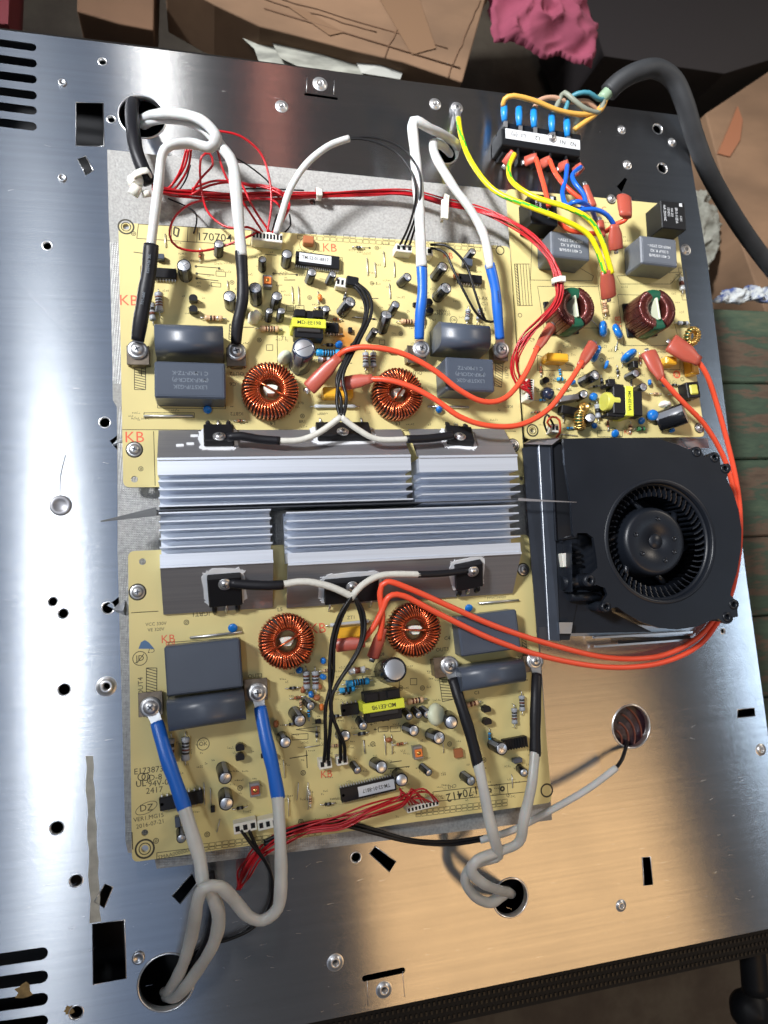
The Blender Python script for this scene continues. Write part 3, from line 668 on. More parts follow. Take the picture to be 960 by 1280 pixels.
def board(outl, holes, label, name='circuit_board'):
    P = [at(*q, ZB) for q in outl]; L_ = []
    n = len(P)
    for i in range(n):                                      # small corner rounding
        a, b, c = P[i - 1], P[i], P[(i + 1) % n]; r = 3.5
        u = (a - b).normalized() * r; v = (c - b).normalized() * r
        for k in range(5): t = k / 4; q = (b + u) * (1 - t) ** 2 + b * 2 * t * (1 - t) + (b + v) * t * t; L_.append((q.x, q.y))
    hs = [circle(at(x, y, ZB)[:2], r * ZT(ZB), 18) for x, y, r in holes]
    vs, fs = sheet([L_] + hs, ZB, 1.6); c = sum(P, Vector()) / n
    root = thing(name, (c.x, c.y, ZB - 1.6), label, 'circuit board', 'yellow circuit boards')
    G().mesh(vs, fs).build('laminate', pcb, root)
    return root
def standoff(par, c, r=4):
    P = at(*c, 0); B = at(*c, ZB); G().cyl((B.x, B.y, 2.7), (B.x, B.y, ZB - 1.6), 3, 16).build('standoff', steel_raw, par)
def mount(par, pr, c, r, screwed=True, dark=False):
    pr.ring(c, r, 2.0); pr.ring(c, r * .62, 1.0); standoff(par, c)
    if screwed: screw(par, at(*c, ZB), r * .42, name='mounting_screw')
def jumper(par, a, b):
    A = at(*a, ZB); B = at(*b, ZB); u = (B - A) * .06
    G().tube([A, A + u + Vector((0, 0, .9)), B - u + Vector((0, 0, .9)), B], .26, 5).build('jumper_wire', tin, par)

# ------------------------------------------------------------------ upper board
TB = board([(148, 278), (637, 308), (657, 606), (154, 609)], [(157.5, 283.4, 4), (168, 599, 4), (652, 598, 3)], 'upper yellow circuit board with blue and black sleeved leads and label reading upright')
pr = Print(); pr_red = Print()
mount(TB, pr, (157.5, 283.4), 9, False); mount(TB, pr, (168, 562), 9, True); mount(TB, pr, (641, 557), 9)
pr.ring((625, 313), 6, 1.4)
pr.rect((173, 280), (315, 288), (313, 307), (171, 298)); pr.line((215, 283), (214, 301)); pr.line((247, 285), (246, 303)); pr.line((235, 284), (234, 302))
pr.text('170704', (268, 297), 11, 0, .03); pr.rect((218, 284), (224, 286), (222, 296), (217, 293), w=2)
pr_red.text('KB', (412, 310), 12); pr_red.text('KB', (161, 376), 14); pr_red.text('KB', (168, 547), 14); pr_red.text('KB', (560, 320), 9)
for i in range(28):
    x = 372 + i * 8.2; y = 294 + i * .55; pr.rect((x, y), (x + 7, y + .5), (x + 7, y + 5), (x, y + 4.5), w=.5)
    if i % 3: pr.rect((x, y - 4.6), (x + 7, y - 4.2), (x + 7, y - .6), (x, y - 1), w=.5)
pr.rect((587, 301), (622, 304), (621, 311), (586, 308), w=.6)
pr.hatch((168, 455), (182, 455), (182, 487), (168, 487), 10); pr.hatch((620, 450), (629, 452), (627, 484), (618, 482), 10)
pr.hatch((287, 405), (292, 405), (292, 424), (286, 424), 5)
pr.text('OUT2', (296, 467), 5, 180); pr.text('OUT1', (520, 466), 5, 180); pr.text('OUT1', (633, 466), 5, -90)
pr.text('C6', (291, 480), 5, 180); pr.text('L4', (341, 529), 5, 180); pr.text('L5', (497, 529), 5, 180); pr.text('IGBT2', (296, 517), 4.5, 180)
pr.text('C11', (387, 488), 4.5); pr.text('N', (381, 487), 5, 180); pr.text('T1', (355, 423), 5); pr.text('EC19', (374, 468), 3.5); pr.text('R70', (376, 504), 3.5)
pr.text('D-AX', (603, 373), 5); pr.text('C-1', (606, 380), 5); pr.text('L5', (605, 387), 5); pr.text('+80W-1', (554, 389), 4.2); pr.text('KM-RX30', (553, 392.6), 4.2)
pr.text('IGBT1', (635, 508), 4, 180); pr.text('BR1', (378, 527), 4)
for a, b in (((167, 315), (181, 317)), ((246, 333), (274, 335)), ((246, 342), (268, 344)), ((246, 348), (273, 351)), ((331, 318), (346, 319)), ((343, 342), (371, 343)), ((355, 350), (369, 350)), ((440, 309), (462, 310)), ((440, 397), (470, 399)), ((465, 373), (473, 373)), ((300, 409), (318, 409)), ((410, 452), (440, 454))): pr.line(a, b, 1.0)
for c_ in ((245, 333), (274, 335.5), (342, 342), (371, 343.5), (246, 342), (246, 348), (462, 310)): pr.ring(c_, 1, 1.4, 8)
for c_ in ((290, 353), (471, 310), (465, 354), (387, 372), (324, 425), (501, 417), (170, 393), (167, 292), (378, 520), (176, 586)): pr.ring(c_, 2.6, .7, 12); pr.ring(c_, 1, .7, 8)
for q in (((358, 382), (367, 382), (367, 389), (358, 389)), ((369, 382), (380, 382), (380, 388), (369, 388)), ((270, 339), (282, 340), (282, 346), (270, 345)), ((264, 353), (276, 354), (276, 359), (264, 358)), ((333, 431), (341, 431), (341, 438), (333, 438)), ((474, 425), (481, 425), (481, 431), (474, 431)),
          ((346, 390), (347, 455)), ((176, 332), (177, 470)), ((180, 516), (243, 516), (243, 522), (180, 522)), ((153, 537), (645, 539)), ((192, 539), (194, 607)), ((196, 447), (279, 447), (282, 511), (197, 510))): pr.rect(*q, w=.7)
pr.ring((567, 400), 5, .8); pr.text('OK', (567, 400), 4); pr.ring((385, 306), 11, .6); pr.rect((643, 335), (662, 335), (665, 380), (646, 380), w=.01)
pr.rect((394, 320), (428, 322), (427, 338), (393, 336), w=.5)
def dashes(pr, x0, y0, x1, y1, n, seed, up=0):
    r = random.Random(seed)
    for i in range(n):
        x = r.uniform(x0, x1); y = r.uniform(y0, y1); k = r.randint(2, 5)
        for j in range(k): 
            pr.line((x + j * 2.1, y), (x + j * 2.1 + r.choice((.2, 1.2)), y + r.uniform(-1.4, 1.4)), .55); pr.line((x + j * 2.1, y + 1.4), (x + j * 2.1 + 1.3, y + r.uniform(.4, 1.6)), .5)
dashes(pr, 175, 300, 620, 400, 120, 1); dashes(pr, 160, 500, 630, 533, 26, 2); dashes(pr, 290, 405, 520, 440, 16, 3)
pr.g.build('printed_legend', silk, TB, kind='stuff'); pr_red.g.build('red_print', silk_red, TB, kind='stuff')
for i, (t, b, r, mk) in enumerate([((273.9, 304.7), (273, 318), 6.4, 0), ((230, 331.5), (232.4, 346), 8.7, 'x'), ((328, 324), (327.5, 337), 5.5, 0), ((287, 370), (288.5, 382.6), 8, 'x'), ((319, 359.7), (320, 377), 8.5, 'x'),
        ((359, 317.3), (357, 331), 7, 0), ((390, 340), (386, 351.6), 6.3, 0), ((416, 342.5), (410.5, 353.5), 5.3, 0), ((346.5, 370), (343.5, 382.6), 7, 0), ((336.7, 388.3), (335, 400), 5, 0), ((351.8, 388.3), (349.3, 400), 5.3, 0),
        ((438, 376.9), (427, 391), 8, 'x'), ((407.7, 385.6), (405.4, 396), 5.2, 0), ((494.8, 380.3), (488, 392), 6, 0), ((483.3, 393), (477, 413), 8, 'x'), ((468.4, 413), (461, 425), 5.3, 0), ((509.7, 346), (500, 355), 6.3, 0),
        ((554, 333), (543, 347), 7.5, 'x'), ((557.7, 359.7), (546, 372), 8.3, 'x'), ((591, 314), (583, 324), 5.4, 0)]):
    ecap(TB, t, b, r, mk)
ecap(TB, (380, 435), (374.5, 457), 14.5, 'k', m=sleeve_n, label='large dark blue electrolytic capacitor')
glob(TB, (318, 398), 9, ZB, h=9, seed=1, ex=.9)
disc(TB, (356, 447), 35, 21, creamd, 30, th=4)
resistor(TB, (198.7, 378), 92, 25, 10, greyr, [brownb, brownb, blackb, brownb]); resistor(TB, (190, 390), 94, 22, 8, greyr, [brownb, blackb])
resistor(TB, (267, 397.5), 0, 22, 7, tanr, [blackb, brownb, tin]); resistor(TB, (336.7, 411), 0, 24, 8, tanr, [brownb, blackb, brownb, blackb]); resistor(TB, (410, 441), -2, 31, 10, bluer, [blackb] * 5, label='blue banded resistor')
resistor(TB, (457, 450), 88, 20, 8.5, greyr, [blackb, brownb, brownb]); resistor(TB, (466.6, 450), 88, 20, 8.5, greyr, [blackb, brownb, brownb]); resistor(TB, (510, 402), 0, 20, 7, tanr, [brownb, brownb, blackb])
resistor(TB, (584.5, 394), 80, 16, 7.5, greyr, [blackb, brownb, blackb]); resistor(TB, (599, 393), 75, 16, 7, greyr, [blackb, brownb, blackb])
resistor(TB, (300, 526), 0, 6, 3.6, brown_c, [blackb], name='diode'); resistor(TB, (448, 309), 0, 6, 4, icm, [stripe_m], name='diode'); resistor(TB, (402, 385), 0, 9, 5, icm, [stripe_m], name='diode'); resistor(TB, (420, 399), 0, 8, 4, brown_c, [blackb], name='diode'); resistor(TB, (412, 431), 0, 9, 5, icm, [stripe_m], name='diode')
resistor(TB, (405, 450), 0, 16, 8, glass_w, [brownb], name='fuse'); resistor(TB, (431, 372), 75, 9, 5, icm, [stripe_m], name='diode')
for c_ in ((241.6, 373.4), (241.6, 387), (536, 378), (537, 389)): to92(TB, c_)
dip(TB, (205.6, 341), 29, 13, -1, 8); dip(TB, (588, 348), 35, 12, -3, 9); dip(TB, (415.7, 409), 17, 13, -2, 4)
o, M, W, H = dip(TB, (397.4, 325), 58, 18, -4.5, 21, label='long main chip with a white paper label')
G(M).box((-W * .06, .5, .06), (W * .73, H * .66, .12)).build('chip_label', white_print, o)
g = G(); words(g, 'TM-S2-01-8817', (-W * .06, .5, .14), 2.9, 0, M, .86, .035); g.build('label_print', silk, o, kind='stuff')
box_part(TB, (386, 299), 14, 11, -3, 5, brown_c, 'ceramic_filter', ch=.5)
def trimmer(par, c, ang, m=orange_t):
    o, M, W, H = box_part(par, c, 12, 16, ang, 4.5, alu_dull, 'trimmer', ch=.3); G(M).box((0, 0, .5), (W * .8, H * .6, 1.4), ch=.3).build('orange_body', m, o); G(M).lathe([(1.1, 1.2), (1.0, 1.5), (0, 1.5)], 12).build('adjuster', brass, o)
trimmer(TB, (334.4, 351), -2)
# flyback transformer
def trafo(par, c, ang, w, txt, dark_side=-1, flip=False):
    o, M, W, H = box_part(par, c, w, 12, ang, 15, tape, 'transformer', ch=.3, label='yellow taped transformer with black bobbin')
    for s, d in ((1, 5.2), (-1, 5.6)): G(M).box((0, s * (H / 2 + d / 2), -6), (W * .86, d, 9), ch=.4).build('bobbin', icm, o)
    for s in (-1, 1): G(M).box((s * W * .26, (H / 2 + 3), -.6), (W * .3, 4.2, 1.6), ch=.3).build('bobbin_flange', icm, o)
    G(M).box((0, -H / 2 - 1.4, -2.5), (W * .7, 2.6, 4), ch=.5).build('coil_wrap', ferrite, o)
    g = G(); words(g, txt, (0, 0, .03), 3.1, 180 if flip else 0, M, 1.0, .04); g.build('tape_print', silk, o, kind='stuff')
    return o
trafo(TB, (386.6, 403.5), -2, 44, 'MD-EE19B')
header(TB, (334.4, 295.5), 39, 13, -3, 9, 9); header(TB, (505, 310), 23, 11, -3, 3, 8); header(TB, (537, 314), 10, 12, -3, 1, 8); header(TB, (428, 353), 17, 13, -8, 3, 6)
for a, b in (((458, 322), (459.5, 345)), ((468, 328), (469, 347)), ((479, 314), (480.5, 334)), ((492, 327), (493, 347)), ((486, 354), (487.5, 374)), ((364.5, 358), (366, 380)), ((372.5, 358), (373.5, 382)), ((397, 364), (398, 381)), ((441, 397), (470, 399)), ((206, 292.5), (207, 310)), ((284, 351), (285, 362))): jumper(TB, a, b)
disc(TB, (423.7, 430.7), 20, 11, blue_bead, 40); disc(TB, (259.4, 512), 0, 11, blue_bead, 50); disc(TB, (549, 512), 20, 10, blue_bead, 50)
box_part(TB, (200, 320), 10, 7, 0, 4, greycap, 'small_film_capacitor'); box_part(TB, (585.6, 327), 13, 10, -8, 5, greycap, 'small_film_capacitor')
film(TB, (236.5, 420), 83, 36, 0, 22, greycap, rnd=1); film(TB, (238, 475), 85, 46, -1, 19, greycap, txt=['L3X5T/P-G2K', '(MKP-X2CR-P)', 'C 1.MKP-TZ-K'], label='grey film capacitor with faint print')
film(TB, (583, 417), 72, 36, -3, 22, greycap, rnd=1); film(TB, (588, 468), 70, 46, -2, 19, greycap, txt=['L3X5T/P-G2K', '(MKP-X2CR-P)', 'C 1.MKP-TZ'], label='grey film capacitor with faint print')
toroid(TB, (338.5, 486), 35.5, .40, 14, 46, fill=-30); toroid(TB, (499.5, 490), 33.5, .38, 14, 44, m=copper, fill=50)
terminal(TB, (172.4, 444), 26, 24, 0, scr=(171.5, 437)); terminal(TB, (295.4, 446), 24, 24, 0, scr=(295.4, 439)); terminal(TB, (521, 443), 26, 24, -2, scr=(526.8, 436)); terminal(TB, (626, 441), 22, 22, -4, scr=(626.4, 437))
film(TB, (423, 490), 40, 14, -1, 8, yellowc); resistor(TB, (419, 508), 0, 54, 5, glass_w, [], name='ceramic_rod')
for a, b in (((180, 520), (241, 520)), ((536, 508), (586, 509))):
    A = at(*a, ZB + 1.2); B = at(*b, ZB + 1.2); G().tube([A - Vector((0, 0, 1.5)), A, B, B - Vector((0, 0, 1.5))], .7, 8).build('shunt_bar', tin, TB)
# ------------------------------------------------------------------ lower board (the same type turned half round)
LB = board([(160, 689), (661, 668), (690, 1003), (165, 1078)], [(181, 1061, 4), (181, 1041, 3.8), (178, 702, 4)], 'lower yellow circuit board turned upside down, blue leads left and black leads right')
pr = Print(); pr_red = Print()
mount(LB, pr, (181, 1061), 10, False); mount(LB, pr, (172, 740), 9); mount(LB, pr, (654, 712), 8); pr.ring((683.5, 988), 8, 2.0)
pr.text('E173873', (186, 963), 7); pr.text('JD-8', (193, 972), 7); pr.ring((177, 971), 4, 1); pr.ring((182, 971), 4, 1); pr.text('UL', (176, 980), 7, 0, .05); pr.text('94V-0', (198, 979), 7); pr.text('2417', (193, 988), 7)
pr.text('DZ', (183, 1010), 8); pr.text('VER1.MG15', (186, 1022), 5, 3); pr.text('2016-07-21', (188, 1030), 5, 5); pr.text('C7', (189, 813), 5, 180)
P = at(183, 1010, pr.z)
for k in (0, 1):
    L_ = [P + Vector((math.cos(t) * 5.6 * math.cos(.35) - math.sin(t) * 2.6 * math.sin(.35), math.cos(t) * 5.6 * math.sin(.35) + math.sin(t) * 2.6 * math.cos(.35), 0)) for t in [i / 20 * 6.283 for i in range(21)]]
for i in range(20):
    a, b = L_[i], L_[i + 1]; n = (b - a).cross(Vector((0, 0, 1))).normalized() * .14; pr.g.quad(a - n, b - n, b + n, a + n)
pr.rect((196, 1066), (243, 1060), (243, 1068), (196, 1074), w=.7); pr.text('TMAA00000008', (220, 1067), 4.5, 6)
for i in range(19): x = 245 + i * 8.3; y = 1056 - i * 1.1; pr.rect((x, y), (x + 7, y - .8), (x + 7, y + 3.4), (x, y + 4.2), w=.5); pr.rect((x, y + 5), (x + 7, y + 4.2), (x + 7, y + 7.4), (x, y + 8.2), w=.5)
for i in range(16): x = 520 + i * 7.2; y = 1013 - i * .9; pr.rect((x, y), (x + 6, y - .7), (x + 6, y + 3.4), (x, y + 4.2), w=.5); pr.rect((x, y + 5), (x + 6, y + 4.2), (x + 6, y + 7.4), (x, y + 8.2), w=.5)
pr.rect((541, 990), (664, 976), (666, 989), (543, 1002)); pr.line((624, 981), (625, 993)); pr.line((634, 980), (635, 992))
pr.text('170412', (578, 992), 11, 187, .03); pr.text('CN3', (565, 983), 4.5, 187)
pr.ring((628, 986), 2.4, 2.2, 12); pr.ring((612, 988), 2, 2, 12)
pr.hatch((183, 835), (196, 835), (196, 868), (183, 868), 9); pr.hatch((549, 848), (559, 846), (567, 874), (553, 877), 8); pr.hatch((652, 795), (657, 795), (659, 820), (654, 820), 7)
pr.text('OUT4', (176, 858), 6, 90); pr.text('OUT3', (553, 812), 5); pr.text('OUT3', (319, 845), 5); pr.text('L5', (350, 762), 5); pr.text('IGBT1', (251, 767), 6, 180); pr.text('ZT1', (439, 772), 4.5); pr.text('C4', (559, 798), 5)
pr.text('VCC 330V', (195, 780), 4); pr.text('VE 320V', (195, 787), 4); pr.text('PMWTM0001', (621, 747), 3.6); pr.text('EC8', (476, 818), 4); pr.text('C3', (596, 866), 4.5); pr.text('+', (464, 906), 6); pr.text('+', (469, 912), 6)
pr_red.text('KB', (397, 786), 13); pr_red.text('KB', (210, 799), 10); pr_red.text('KB', (408, 968), 9); pr_red.ring((574, 942), 5, 1); pr_red.text('KB', (213, 805), 7, 180)
for c_ in ((501, 860), (466, 930), (233, 778), (259, 1043), (376, 1027), (300, 985), (379, 966), (195, 1051), (605, 950), (528, 860), (562, 930)): pr.ring(c_, 2.8, .8, 12); pr.ring(c_, 1.2, .7, 8)
for q in (((211, 803), (300, 797), (304, 866), (209, 870)), ((513, 848), (521, 848), (521, 856), (513, 856)), ((473, 909), (485, 908), (485, 914), (473, 915)), ((488, 908), (501, 907), (501, 914), (488, 915)), ((453, 845), (456, 893), (500, 893), (499, 848)), ((390, 905), (404, 904)), ((365, 918), (385, 917), (385, 924), (365, 925)), ((370, 912), (400, 908), (400, 916)), ((213, 765), (213, 766)), ((164, 766), (198, 764))): pr.rect(*q, w=.7)
for a, b in (((485, 961), (512, 958)), ((487, 953), (502, 951)), ((362, 948), (385, 944)), ((455, 940), (456, 925)), ((585, 853), (660, 850)), ((383, 938), (384, 960)), ((165, 1040), (166, 1062))): pr.line(a, b, 1.0)
pr.ring((254, 930), 7, .8); pr.text('OK', (254, 930), 5); pr.ring((175, 823), 8, .8); pr.line((171, 829), (180, 817)); pr.text('JD', (175, 823), 7)
dashes(pr, 220, 920, 670, 1000, 130, 4); dashes(pr, 340, 830, 545, 920, 80, 5); dashes(pr, 215, 1010, 500, 1030, 14, 6)
pr.g.build('printed_legend', silk, LB, kind='stuff'); pr_red.g.build('red_print', silk_red, LB, kind='stuff')
g = G(); P = [at(*q, ZB + .04) for q in ((173, 811), (193, 811), (186, 803), (181, 800), (176, 803))]; g.add(P, [(0, 1, 2, 3, 4)]); g.build('blue_print', mat('print_blue', (.08, .16, .30), .6), LB)
for (t, b, r, mk) in [((281.7, 972.7), (278, 959), 8, 'k'), ((283, 1004.7), (281, 992), 8.6, 'k'), ((375, 901), (367.5, 890), 8, 'x'), ((388.6, 882.5), (383, 877), 5.6, 0), ((356.7, 928), (352, 921), 7.3, 0), ((226.7, 1048.6), (226, 1038), 5.6, 0),
        ((454, 907.7), (449, 900), 5.8, 0), ((511.7, 896), (506, 889), 5, 0), ((523.7, 894), (517, 887), 5, 0), ((517.5, 913.5), (508, 910), 7.3, 0), ((549, 922.4), (538, 918), 8.4, 'x'), ((564, 903), (560, 896), 8.8, 'k'),
        ((447, 963), (441, 955), 5, 0), ((477, 959), (468, 954), 8, 0), ((502, 975), (497, 968), 8.3, 0), ((536.4, 966), (527, 958), 5, 0), ((589, 976.4), (579, 969), 6.4, 0), ((627.5, 936), (616, 930), 8.5, 'x'), ((655, 966), (649, 960), 5.6, 0), ((431.6, 919.7), (425, 918), 7, 0)]:
    ecap(LB, t, b, r, mk)
ecap(LB, (493.4, 837), (482, 838.5), 15.5, 0, m=sleeve_b, label='large black electrolytic capacitor')
disc(LB, (545, 893), 100, 29, creamd, 55, th=5); ecap(LB, (535, 893), (527, 887), 6, 0, h=8)
resistor(LB, (383, 850), 90, 22, 9, greyr, [brownb, blackb, brownb]); resistor(LB, (394.5, 850), 90, 22, 9, greyr, [brownb, blackb, brownb]); resistor(LB, (232, 936), 88, 27, 10, greyr, [blackb, brownb, blackb, blackb], label='grey banded resistor'); resistor(LB, (214, 936), 88, 24, 8, greyr, [brownb, blackb])
resistor(LB, (447, 853), 3, 30, 9, bluer, [blackb] * 5); resistor(LB, (434, 862), 3, 20, 7, bluer, [blackb] * 2); resistor(LB, (446, 838), 2, 22, 9, glass_w, [brownb], name='fuse'); resistor(LB, (519, 876), 4, 22, 8, tanr, [brownb, brownb, blackb]); resistor(LB, (590, 880), 8, 17, 7, tanr, [brownb, brownb])
resistor(LB, (643, 895), 88, 20, 8, greyr, [brownb, blackb, blackb]); resistor(LB, (652.5, 879), 88, 20, 8, greyr, [blackb, brownb, blackb]); resistor(LB, (433, 866), 3, 10, 5, icm, [stripe_m], name='diode'); resistor(LB, (482, 899), 3, 10, 5, icm, [stripe_m], name='diode'); resistor(LB, (452, 917), 3, 10, 5, icm, [stripe_m], name='diode')
for i, c_ in enumerate(((379, 862), (389, 868), (399, 858), (404, 846), (396, 872), (374, 838), (384, 825), (404, 826))): disc(LB, c_, 70 + i * 30, 9, blue_bead if i % 2 else brown_c, 30)
for c_ in ((300, 935), (300, 947), (608.6, 887), (609.6, 902.5)): to92(LB, c_, 5)
dip(LB, (226.7, 1001), 49, 15, 4, 8); dip(LB, (438, 887), 22, 14, 3, 4)
o, M, W, H = dip(LB, (461, 987), 70, 17, 5.5, 21, label='long main chip with a white paper label')
G(M).box((W * .14, 0, .06), (W * .66, H * .70, .12)).build('chip_label', white_print, o)
g = G(); words(g, 'TM-S2-01-8817', (W * .14, 0, .14), 2.9, 180, M, .86, .035); g.build('label_print', silk, o, kind='stuff')
g = G()
o, M, W, H = box_part(LB, (644.7, 929), 34, 13, 3, 4, icm, 'ribbed_driver', z0=ZB + .5)
for i in range(9): G(M).box((-W / 2 + W * (i + .5) / 9, 0, .2), (W / 20, H * 1.1, 1), ch=.1).build('rib', icm, o)
trimmer(LB, (318.8, 987.6), 3, mat('red_trimmer', (.42, .06, .03), .4)); trimmer(LB, (523, 941), 3)
trafo(LB, (480, 882.5), 3, 54, 'MD-EE19B', flip=True)
header(LB, (306.6, 1034), 27, 12, 5, 3, 8); header(LB, (335, 1030), 24, 12, 5, 3, 8); header(LB, (529, 1008), 42, 8, 6, 9, 8); header(LB, (428, 951), 14, 11, 3, 2, 7); header(LB, (407, 955), 16, 12, 3, 2, 7)
box_part(LB, (648, 951), 12, 6, 3, 4, greycap, 'small_film_capacitor'); box_part(LB, (222, 1028), 6, 12, 3, 4, greycap, 'small_film_capacitor'); box_part(LB, (574, 942), 11, 11, 3, 3, brown_c, 'ceramic_filter')
for a, b in (((354, 950), (356, 972)), ((373, 978), (371, 1000)), ((385, 978), (383, 1000)), ((360, 996), (361, 1020)), ((275, 1024), (271, 1040)), ((255, 978), (256, 1006)), ((263, 985), (264, 1008)), ((454, 925), (456, 942)), ((480, 918), (482, 944)), ((489, 918), (490, 943)), ((553, 925), (554, 941)), ((639, 968), (640, 985)), ((380, 934), (399, 931)), ((386, 985), (385, 1012))): jumper(LB, a, b)
disc(LB, (291, 785), 0, 12, blue_bead, 60); disc(LB, (586, 760), 0, 11, blue_bead, 60)
film(LB, (255, 834), 88, 58, 2, 14, greycap, label='dark grey film capacitor'); film(LB, (258.5, 890), 90, 36, 3, 20, greycap, rnd=1)
film(LB, (612, 791), 84, 52, 3, 12, greycap, label='dark grey film capacitor'); film(LB, (618, 845), 90, 30, 3, 18, greycap, rnd=1)
toroid(LB, (359, 802), 34, .40, 13, 48, fill=28); toroid(LB, (519.7, 787.5), 34.5, .40, 13, 46, fill=-5)
terminal(LB, (188, 880), 27, 28, 0, scr=(188, 884)); terminal(LB, (320, 862), 28, 26, 0, scr=(322, 866)); terminal(LB, (553, 834), 22, 26, 3, scr=(562, 832)); terminal(LB, (664, 829), 20, 22, 5, scr=(669, 826), r=4)
film(LB, (438, 791), 32, 14, 2, 8, yellowc); resistor(LB, (437, 779), 2, 50, 5, glass_w, [], name='ceramic_rod')
for a, b in (((238, 797), (302, 790)), ((599, 754), (648, 750))):
    A = at(*a, ZB + 1.2); B = at(*b, ZB + 1.2); G().tube([A - Vector((0, 0, 1.5)), A, B, B - Vector((0, 0, 1.5))], .7, 8).build('shunt_bar', tin, LB)

# ------------------------------------------------------------------ filter board on the right
FB = board([(633, 236), (842, 256), (881, 546), (657, 549)], [(665.7, 538, 3.6), (874, 537, 3)], 'narrow yellow filter board with black relays, green cored chokes and blue discs')
pr = Print(); pr_red = Print()
mount(FB, pr, (665.7, 538), 8, False); mount(FB, pr, (874, 535), 7); mount(FB, pr, (764, 249), 7)
for i in range(6): pr.line((643 + i * 3.6, 330), (647 + i * 3.6, 382), .8)
pr.line((643, 330), (662, 330)); pr.line((647, 382), (666, 382)); pr.hatch((643, 330), (646, 330), (650, 382), (647, 382), 14)
for q in (((672, 358), (748, 358), (756, 410), (680, 410)), ((772, 368), (835, 370), (850, 432), (780, 432)), ((665, 300), (663, 350), (740, 351), (742, 345)), ((771, 345), (776, 355), (838, 355), (852, 340)), ((672, 444), (672, 463), (718, 463), (718, 458)), ((820, 440), (850, 440), (850, 462), (820, 462)), ((747, 538), (778, 538), (778, 546), (747, 546)), ((755, 516), (800, 516), (800, 520), (755, 520)), ((848, 335), (856, 335), (862, 375), (853, 375))): pr.rect(*q, w=.7)
for c_ in ((650, 394), (763, 370), (700, 440), (770, 435), (853, 474), (752, 450), (700, 545)): pr.ring(c_, 2.8, .8, 12)
pr.text('FILTER', (858, 345), 4, 90); pr.text('C9', (665, 425), 5); pr.text('+', (801, 467), 5); pr.text('C16', (690, 469), 4); pr_red.text('KB', (773, 402), 10, 90); pr_red.ring((846, 468), 5, 2.0); pr_red.text('KB', (846, 468), 5); pr_red.text('KB', (785, 540), 8); pr_red.text('C', (755, 262), 9)
dashes(pr, 665, 425, 865, 540, 80, 7); dashes(pr, 745, 260, 780, 440, 20, 8); dashes(pr, 838, 340, 852, 440, 8, 9)
pr.g.build('printed_legend', silk, FB, kind='stuff'); pr_red.g.build('red_print', silk_red, FB, kind='stuff')
def relay(c, w_, h_, ang, L_, hh=17):
    o, M, W, H = box_part(FB, c, w_, h_, ang, hh, blackp, 'relay', ch=.5)
    g = G()
    for i, (t, x, y, s_, r_) in enumerate(L_): words(g, t, (x * W, y * H, .04), s_, r_, M, .8, .02)
    g.add([M @ Vector((W * x, H * y, .04)) for x, y in ((.26, .34), (.38, .34), (.38, .46), (.26, .46))], [(0, 1, 2, 3)])
    g.build('relay_print', white_print, o, kind='stuff'); return o
relay((842, 269), 42, 44, -2, [('SFI-S-112DA', .12, .0, 2.6, -90), ('16A 250VAC', -.36, .05, 2.6, -90), ('12VDC', -.2, .1, 2.6, -90), ('10A 250', -.06, .1, 2.2, -90), ('CQC', .3, -.1, 2.2, -90)])
relay((680, 262), 42, 46, -2, [('SFI-S-112DA', .16, .0, 2.6, -90), ('16A 250VAC', -.28, .1, 1.9, -90), ('12VDC', -.14, .15, 1.9, -90), ('CQC', .34, -.1, 1.6, -90)])
def x2(c, w_, h_, ang):
    o = film(FB, c, w_, h_, ang, 19, x2cap, txt=['C 40/110/56/B', '0.33uF K X2', 'MKP-X2 275V~'], tm=white_print, tang=180, tsz=2.6); return o
x2((713, 307), 62, 39, -3); x2((824, 314), 62, 44, -3)
def choke(c, rp, gap=24):
    o = toroid(FB, c, rp, .46, 20, 86, m=copper_d, core=ferrite, fill=False, r=.62, gaps=((90 - gap, 90 + gap), (270 - gap * .7, 270 + gap * .7)), name='common_mode_choke')
    T = at(*c, ZB + 20); M = spin((T.x, T.y, ZB), 4); R = rp * ZT(ZB + 18)
    G(M).box((0, 0, 11), (1.3, R * 1.05, 20), ch=.2).build('divider', creamd, o)
    for a0, hw in ((90, gap + 3), (270, gap * .7 + 3)):
        g = G(M); n = 10; pr_ = [(R * .44, 9), (R * .46, 18.4), (R * .52, 19.4), (R * .9, 19.4), (R * .99, 18.4), (R * .99, 2)]
        for i in range(n + 1):
            t = math.radians(a0 - hw + 2 * hw * i / n); g.v += [M @ Vector((r * math.cos(t), r * math.sin(t), z)) for r, z in pr_]
        for i in range(n):
            for k in range(5): g.f.append([i * 6 + k, i * 6 + k + 1, (i + 1) * 6 + k + 1, (i + 1) * 6 + k]); g.m.append(0); g.sm.append(True)
        g.build('core_band', green_core, o)
    G(M).box((0, 0, .8), (R * 1.7, R * 1.7, 1.6), ch=.4).build('choke_base', blackp, o)
choke((720, 383), 30); choke((822, 386), 31)
def small_toroid(c, rp, m=brass, ang=0, lean=0, turns=16, h=6): 
    T = at(*c, ZB + h); M = Matrix.Translation((T.x, T.y, ZB + .5 + (rp * ZT(ZB) * math.sin(math.radians(lean)) * .8))) @ Matrix.Rotation(math.radians(ang), 4, 'Z') @ Matrix.Rotation(math.radians(lean), 4, 'X')
    toroid(FB, c, rp, .42, h, turns, m=m, core=green_core, rot=M, fill=False, r=.55)
small_toroid((866, 418), 14, ang=20, lean=25); small_toroid((722, 524), 14, ang=80, lean=50, turns=18, h=7)
G().lathe([(3.4, 0), (3.6, 5), (3.3, 8), (2.2, 8.2), (2.0, 7.6), (0, 7.6)], 20, axisM(at(725, 514, ZB), at(731, 508, ZB + 8))).build('drum_inductor', brass, FB)
